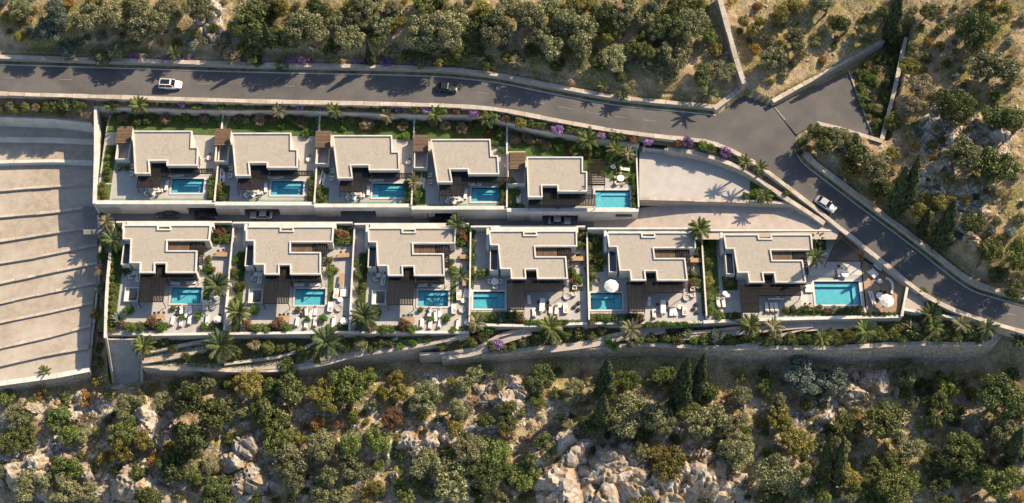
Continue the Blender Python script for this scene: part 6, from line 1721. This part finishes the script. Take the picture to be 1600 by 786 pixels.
tuft_cloud('dry_grass','leaf_tan',16000,901,9,.28,.10,lambda x,y,r,s: .75*(1-.7*r)*np.clip((nz_(x,y,7,71)-.35)*4,0,1),'dry straw-coloured grass tufts over the hillside')
tuft_cloud('low_scrub','leaf_yellow',9000,902,16,.38,.10,lambda x,y,r,s: .55*(1-.5*r)*np.clip((nz_(x,y,9,81)-.42)*5,0,1),'low yellow-green scrub over the hillside')
tuft_cloud('low_scrub','leaf_dark',9000,903,18,.42,.10,lambda x,y,r,s: (.30+.45*s)*(1-.55*r)*np.clip((nz_(x,y,6,91)-.40)*5,0,1),'low dark green scrub over the hillside')
tuft_cloud('low_scrub','leaf_ochre',5000,904,12,.26,.08,lambda x,y,r,s: .28*np.clip((nz_(x,y,5,95)-.5)*6,0,1),'orange-brown low scrub over the rocky slope')
rng, x, y, h, rk, so_ = spots(60000, 905)
k = rng.random(len(x)) < (.14+.45*rk+.4*np.clip((nz_(x,y,8,97)-.48)*6,0,1))
x, y, h, rk = x[k], y[k], h[k], rk[k]
base = np.array([(1,0,0),(0,1,0),(-1,0,0),(0,-1,0),(0,0,.75),(.7,.7,.2),(-.7,.7,.25),(-.7,-.7,.2),(.7,-.7,.3)])
n = len(x); s_ = (.09+.34*rng.random(n)**3)*(1+.8*rk)
V = base[None]*(.65+.7*rng.random((n,9,1)))*s_[:,None,None]; a = rng.random(n)*6.28
V = np.stack([V[...,0]*np.cos(a)[:,None]-V[...,1]*np.sin(a)[:,None], V[...,0]*np.sin(a)[:,None]+V[...,1]*np.cos(a)[:,None], V[...,2]], -1)+np.stack([x,y,h],1)[:,None]
tri = np.array([(4,0,5),(4,5,1),(4,1,6),(4,6,2),(4,2,7),(4,7,3),(4,3,8),(4,8,0)])
me = bpy.data.meshes.new('loose_stones'); me.from_pydata(V.reshape(-1,3).tolist(), [], (tri[None]+np.arange(n)[:,None,None]*9).reshape(-1,3).tolist())
me.materials.append(MATS['stone_bits']); o = bpy.data.objects.new('loose_stones', me); COL.objects.link(o); o['label'] = 'loose pale stones scattered over the hillside'; o['category'] = 'stones'; stuff(o)
# ground cover in the planted beds
def cover(name, m, regions, label, dens=9.0, size=.11):
    rng = np.random.default_rng(77); C = []
    for pts, z in regions:
        W = [P(px,py,zz) for (px,py), zz in zip(pts, z if isinstance(z,(list,tuple)) else [z]*len(pts))]
        xs = [w.x for w in W]; ys = [w.y for w in W]; ar = (max(xs)-min(xs))*(max(ys)-min(ys)); k = int(ar*dens)
        x = rng.uniform(min(xs),max(xs),k); y = rng.uniform(min(ys),max(ys),k); ins = pip(W,x,y); x, y = x[ins], y[ins]
        A = np.c_[np.ones(len(W)), xs, ys]; cf = np.linalg.lstsq(A, np.array([w.z for w in W]), rcond=None)[0]
        C.append(np.stack([x,y,cf[0]+cf[1]*x+cf[2]*y+.04+rng.random(len(x))*.22],1))
    C = np.concatenate(C); N_ = unit(rng.normal(size=C.shape)*.6+np.array([0,0,1.0]))
    o = bpy.data.objects.new(name, with_mat(leaves(name, C, N_, size*(.5+rng.random(len(C))), .6, rng), m)); COL.objects.link(o)
    o['label'] = label; o['category'] = 'ground cover'; stuff(o)
bedL = [(220,524),(330,524),(445,524),(552,523),(646,523),(733,520)]; zL = [-1.65,-1.76,-1.76,-1.76,-1.43,-0.33]
cover('ground_cover','leaf_green',[(bedL[:3]+[(444,575),(389,577),(300,575),(222,570)], zL[:3]+[-3.47,-3.58,-3.58,-3.52]),(bedL[2:4]+[(551,556),(500,569),(444,576)],[-1.76,-1.76,-2.53,-3.14,-3.47]),(bedL[3:]+[(700,530),(646,541),(600,548),(551,556)],[-1.76,-1.43,-0.33,-0.72,-1.54,-2.04,-2.53]),
  ([(700,538),(791,515),(860,509),(940,503),(1006,501),(1006,536),(940,541),(860,541),(791,548),(700,555)],[-1.98,-1.43,-1.43,-1.43,-1.43,-2.64,-2.7,-2.7,-2.86,-3.08]),([(1006,501),(1111,499),(1220,495),(1311,495),(1412,487),(1416,535),(1311,541),(1220,541),(1111,541),(1006,536)],[-1.43,-1.43,-1.43,-1.43,-1.1,-2.42,-2.53,-2.59,-2.64,-2.64]),([(1412,487),(1500,490),(1556,510),(1545,534),(1508,536),(1416,535)],[-1.1,-0.66,-1.21,-2.2,-2.31,-2.42])],
  'leafy green ground cover in the beds below the lower villas', 40, .14)
cover('ground_cover','leaf_lush',[([(150,170),(335,176),(491,178),(643,183),(720,184),(720,202),(643,204),(491,198),(335,197),(155,195)],ZU+.05),([(720,184),(792,195),(860,210),(998,230),(998,258),(940,246),(880,238),(800,226),(720,206)],ZU+.05)],'green plants covering the upper back gardens',22,.11)
cover('ground_cover','leaf_dark',[([(150,170),(335,176),(491,178),(643,183),(720,184),(720,196),(643,196),(491,190),(335,189),(155,187)],ZU+.1),([(720,184),(792,195),(860,210),(998,230),(998,242),(940,236),(880,228),(800,214),(720,198)],ZU+.1)],'dark plants at the back of the upper gardens',10,.14)
def strip_cover(m, n, seed, label, u0=.1, u1=.95, size=.12, lift=.3):
    rng = np.random.default_rng(seed); k = rng.integers(0, len(bw_path)-1, n); t = rng.random(n); u = u0+(u1-u0)*rng.random(n)
    A_ = np.array([tuple(p) for p in bw_path]); B_ = np.array([tuple(p) for p in bw_far]); A_[:,2] -= .15
    pa = A_[k]*(1-t)[:,None]+A_[k+1]*t[:,None]; pb = B_[k]*(1-t)[:,None]+B_[k+1]*t[:,None]
    C = pa*(1-u)[:,None]+pb*u[:,None]; keep = fbm(C[:,0]/3, C[:,1]/3, seed) > .42; C = C[keep]; C[:,2] += rng.random(len(C))*lift
    o = bpy.data.objects.new('ground_cover', with_mat(leaves('ground_cover', C, unit(rng.normal(size=C.shape)*.6+np.array([0,0,1.])), size*(.5+rng.random(len(C))), .6, rng), m)); COL.objects.link(o)
    o['label'] = label; o['category'] = 'ground cover'; stuff(o)
strip_cover('leaf_green', 9000, 811, 'green plants in the strip between the road and upper villas')
strip_cover('leaf_dark', 5000, 812, 'dark plants in the strip between the road and upper villas', lift=.6)
strip_cover('leaf_purple', 1500, 813, 'purple flowers in the strip between the road and upper villas', .5, .9, .1, .5)
cover('ground_cover','leaf_purple',[([(195,84),(270,88),(270,95),(195,92)],9.0),([(365,90),(420,92),(420,98),(365,96)],9.0),([(440,94),(490,96),(490,101),(440,100)],9.0)],'lilac flowers behind the uphill road wall',10,.13)
cover('ground_cover','leaf_green',[([(1329,113),(1383,74),(1410,66),(1394,140),(1376,212),(1365,211)],6.75)],'dark green plants covering the planted triangle',16,.13)
cover('ground_cover','leaf_green',[([(155,345),(176,345),(168,470),(152,470)],[-.5,-.1,-1.7,-3.6]),([(152,470),(168,470),(168,600),(142,590)],[-3.6,-1.7,-6.5,-7.4]),([(0,152),(145,158),(145,189),(0,180)],[7.2,7.1,4.5,4.6])],'green plants covering the beds beside the terraces',12,.13)
def bed_cover(m, seed, dens, label, lift, size):
    rng = np.random.default_rng(seed); C = []
    for x0,x1,y0,y1 in BEDS:
        k = int((x1-x0)*(y1-y0)*dens); k = max(k, 0); x = x0+(x1-x0)*rng.random(k); y = y0+(y1-y0)*rng.random(k)
        q = fbm(x/1.6, y/1.6, seed); s_ = q > .44; C.append(np.stack([x[s_],y[s_],.06+rng.random(s_.sum())*lift*(q[s_]-.35)*4],1))
    C = np.concatenate(C); o = bpy.data.objects.new('ground_cover', with_mat(leaves('ground_cover', C, unit(rng.normal(size=C.shape)*.6+np.array([0,0,1.])), size*(.5+rng.random(len(C))), .6, rng), m)); COL.objects.link(o)
    o['label'] = label; o['category'] = 'ground cover'; stuff(o)
bed_cover('leaf_green', 821, 40, 'green plants covering the lower villa beds', .5, .10)
bed_cover('leaf_dark', 822, 26, 'dark plants covering the lower villa beds', .7, .12)
for me_ in list(bpy.data.meshes):
    if me_.users == 0: bpy.data.meshes.remove(me_)

# ---------------------------------------------------------------- boulders
BO = []
for s in range(7):
    rng = np.random.default_rng(600+s); bm = bmesh.new(); bmesh.ops.create_icosphere(bm, subdivisions=4, radius=1)
    co = np.array([v.co[:] for v in bm.verts]); pn = unit(rng.normal(size=(17,3))*np.array([1,1,.8])); hh = rng.uniform(.55,1.0,17)
    r = np.min(np.where(co@pn.T > .12, hh/np.maximum(co@pn.T,.12), 9), 1); r = np.minimum(r, 1.15)
    pl = unit(rng.normal(size=(5,3))); off = rng.uniform(-.5,.5,5)
    crk = np.min(np.abs(co@pl.T-off),1); r = r*(1-.22*np.exp(-(crk/.045)**2))
    r = r+.05*np.sin(co[:,0]*7+s)*np.sin(co[:,1]*9)*np.sin(co[:,2]*8+2*s)+rng.normal(size=len(co))*.02
    for v, q in zip(bm.verts, r): v.co = v.co*float(q)
    me = bpy.data.meshes.new('boulder'); bm.to_mesh(me); bm.free(); me.materials.append(MATS['boulder']); BO.append(me)
BL = [(845,715,22),(905,695,18),(940,745,26),(968,742,24),(1035,748,24),(1075,775,28),(1110,748,26),(1145,755,22),(955,780,26),(885,770,26),(1000,786,26),(1045,786,26),(60,728,18),(130,742,18),(225,765,20),(420,712,18),(360,725,18),(260,650,14),(1310,600,14),(760,628,13),(805,635,14),(655,708,14),(1480,240,9),(1440,270,8),(880,690,20),(895,716,25),(868,748,27),(915,745,25),(930,772,28),(955,720,26),(984,712,20),(1000,738,24),(982,762,26),(1020,770,28),(1050,765,25),(1098,722,24),(1124,735,24),(1092,760,28),(1130,770,28),(858,780,25),(905,786,28),(1066,742,18),
 (235,665,22),(225,648,15),(248,686,17),(385,700,24),(412,680,17),(400,742,24),(372,752,18),(30,742,26),(70,757,24),(100,722,18),(200,748,24),(240,772,22),(160,770,18),(640,695,17),(672,690,13),(1362,598,22),(1330,616,20),(1545,200,11),(1556,213,11),(1540,222,11),(1570,244,11),(1530,190,8),(1552,230,8),(1520,380,11),(1512,372,8),
 (790,625,17),(815,608,13),(770,610,11),(120,660,13),(50,640,11),(90,640,10),(700,684,13),(1260,640,13),(1290,655,11),(415,610,13),(440,605,9),(1450,215,9),(1465,260,8),(330,60,9),(315,30,8),(340,20,7),(1420,590,9),(1400,612,8),(590,768,12),(620,745,10)]
for px, py, r in BL:
    p = hit(px, py, r/8*.35); o = bpy.data.objects.new('boulder', RN.choice(BO)); COL.objects.link(o)
    o.location = p+Vector((0,0,-r/8*.05)); q = r/8*1.12; o.scale = (q*RN.uniform(.8,1.25), q*RN.uniform(.8,1.25), q*RN.uniform(.85,1.25)); o.rotation_euler = (RN.uniform(-.4,.4),RN.uniform(-.4,.4),RN.uniform(0,6.28))
    tag(o, f'{"huge " if r > 21 else "small " if r < 12 else ""}pale limestone boulder {place(px,py)}', 'boulder', 'boulders')

# ================================================================ LABELS: tell look-alikes apart by their place
bpy.context.view_layer.update()
def ordw(i, n):
    if n == 2: return ('left of two','right of two')[i]
    if i == 0: return 'leftmost'
    if i == n-1: return 'rightmost'
    W_ = ['','second','third','fourth','fifth','sixth','seventh','eighth','ninth','tenth','eleventh','twelfth','thirteenth','fourteenth','fifteenth','sixteenth','seventeenth','eighteenth','nineteenth']
    if i <= n//2 and i < len(W_): return W_[i]+' from left'
    j = n-1-i
    return (W_[j] if j < len(W_) else str(j+1)+'th')+' from right'
by = {}
for o in THINGS: by.setdefault(o['label'], []).append(o)
for lab, os_ in by.items():
    if len(os_) < 2: continue
    os_.sort(key=lambda o: PX(o.matrix_world.translation)[0])
    for i, o in enumerate(os_): o['label'] = lab+', '+ordw(i, len(os_))
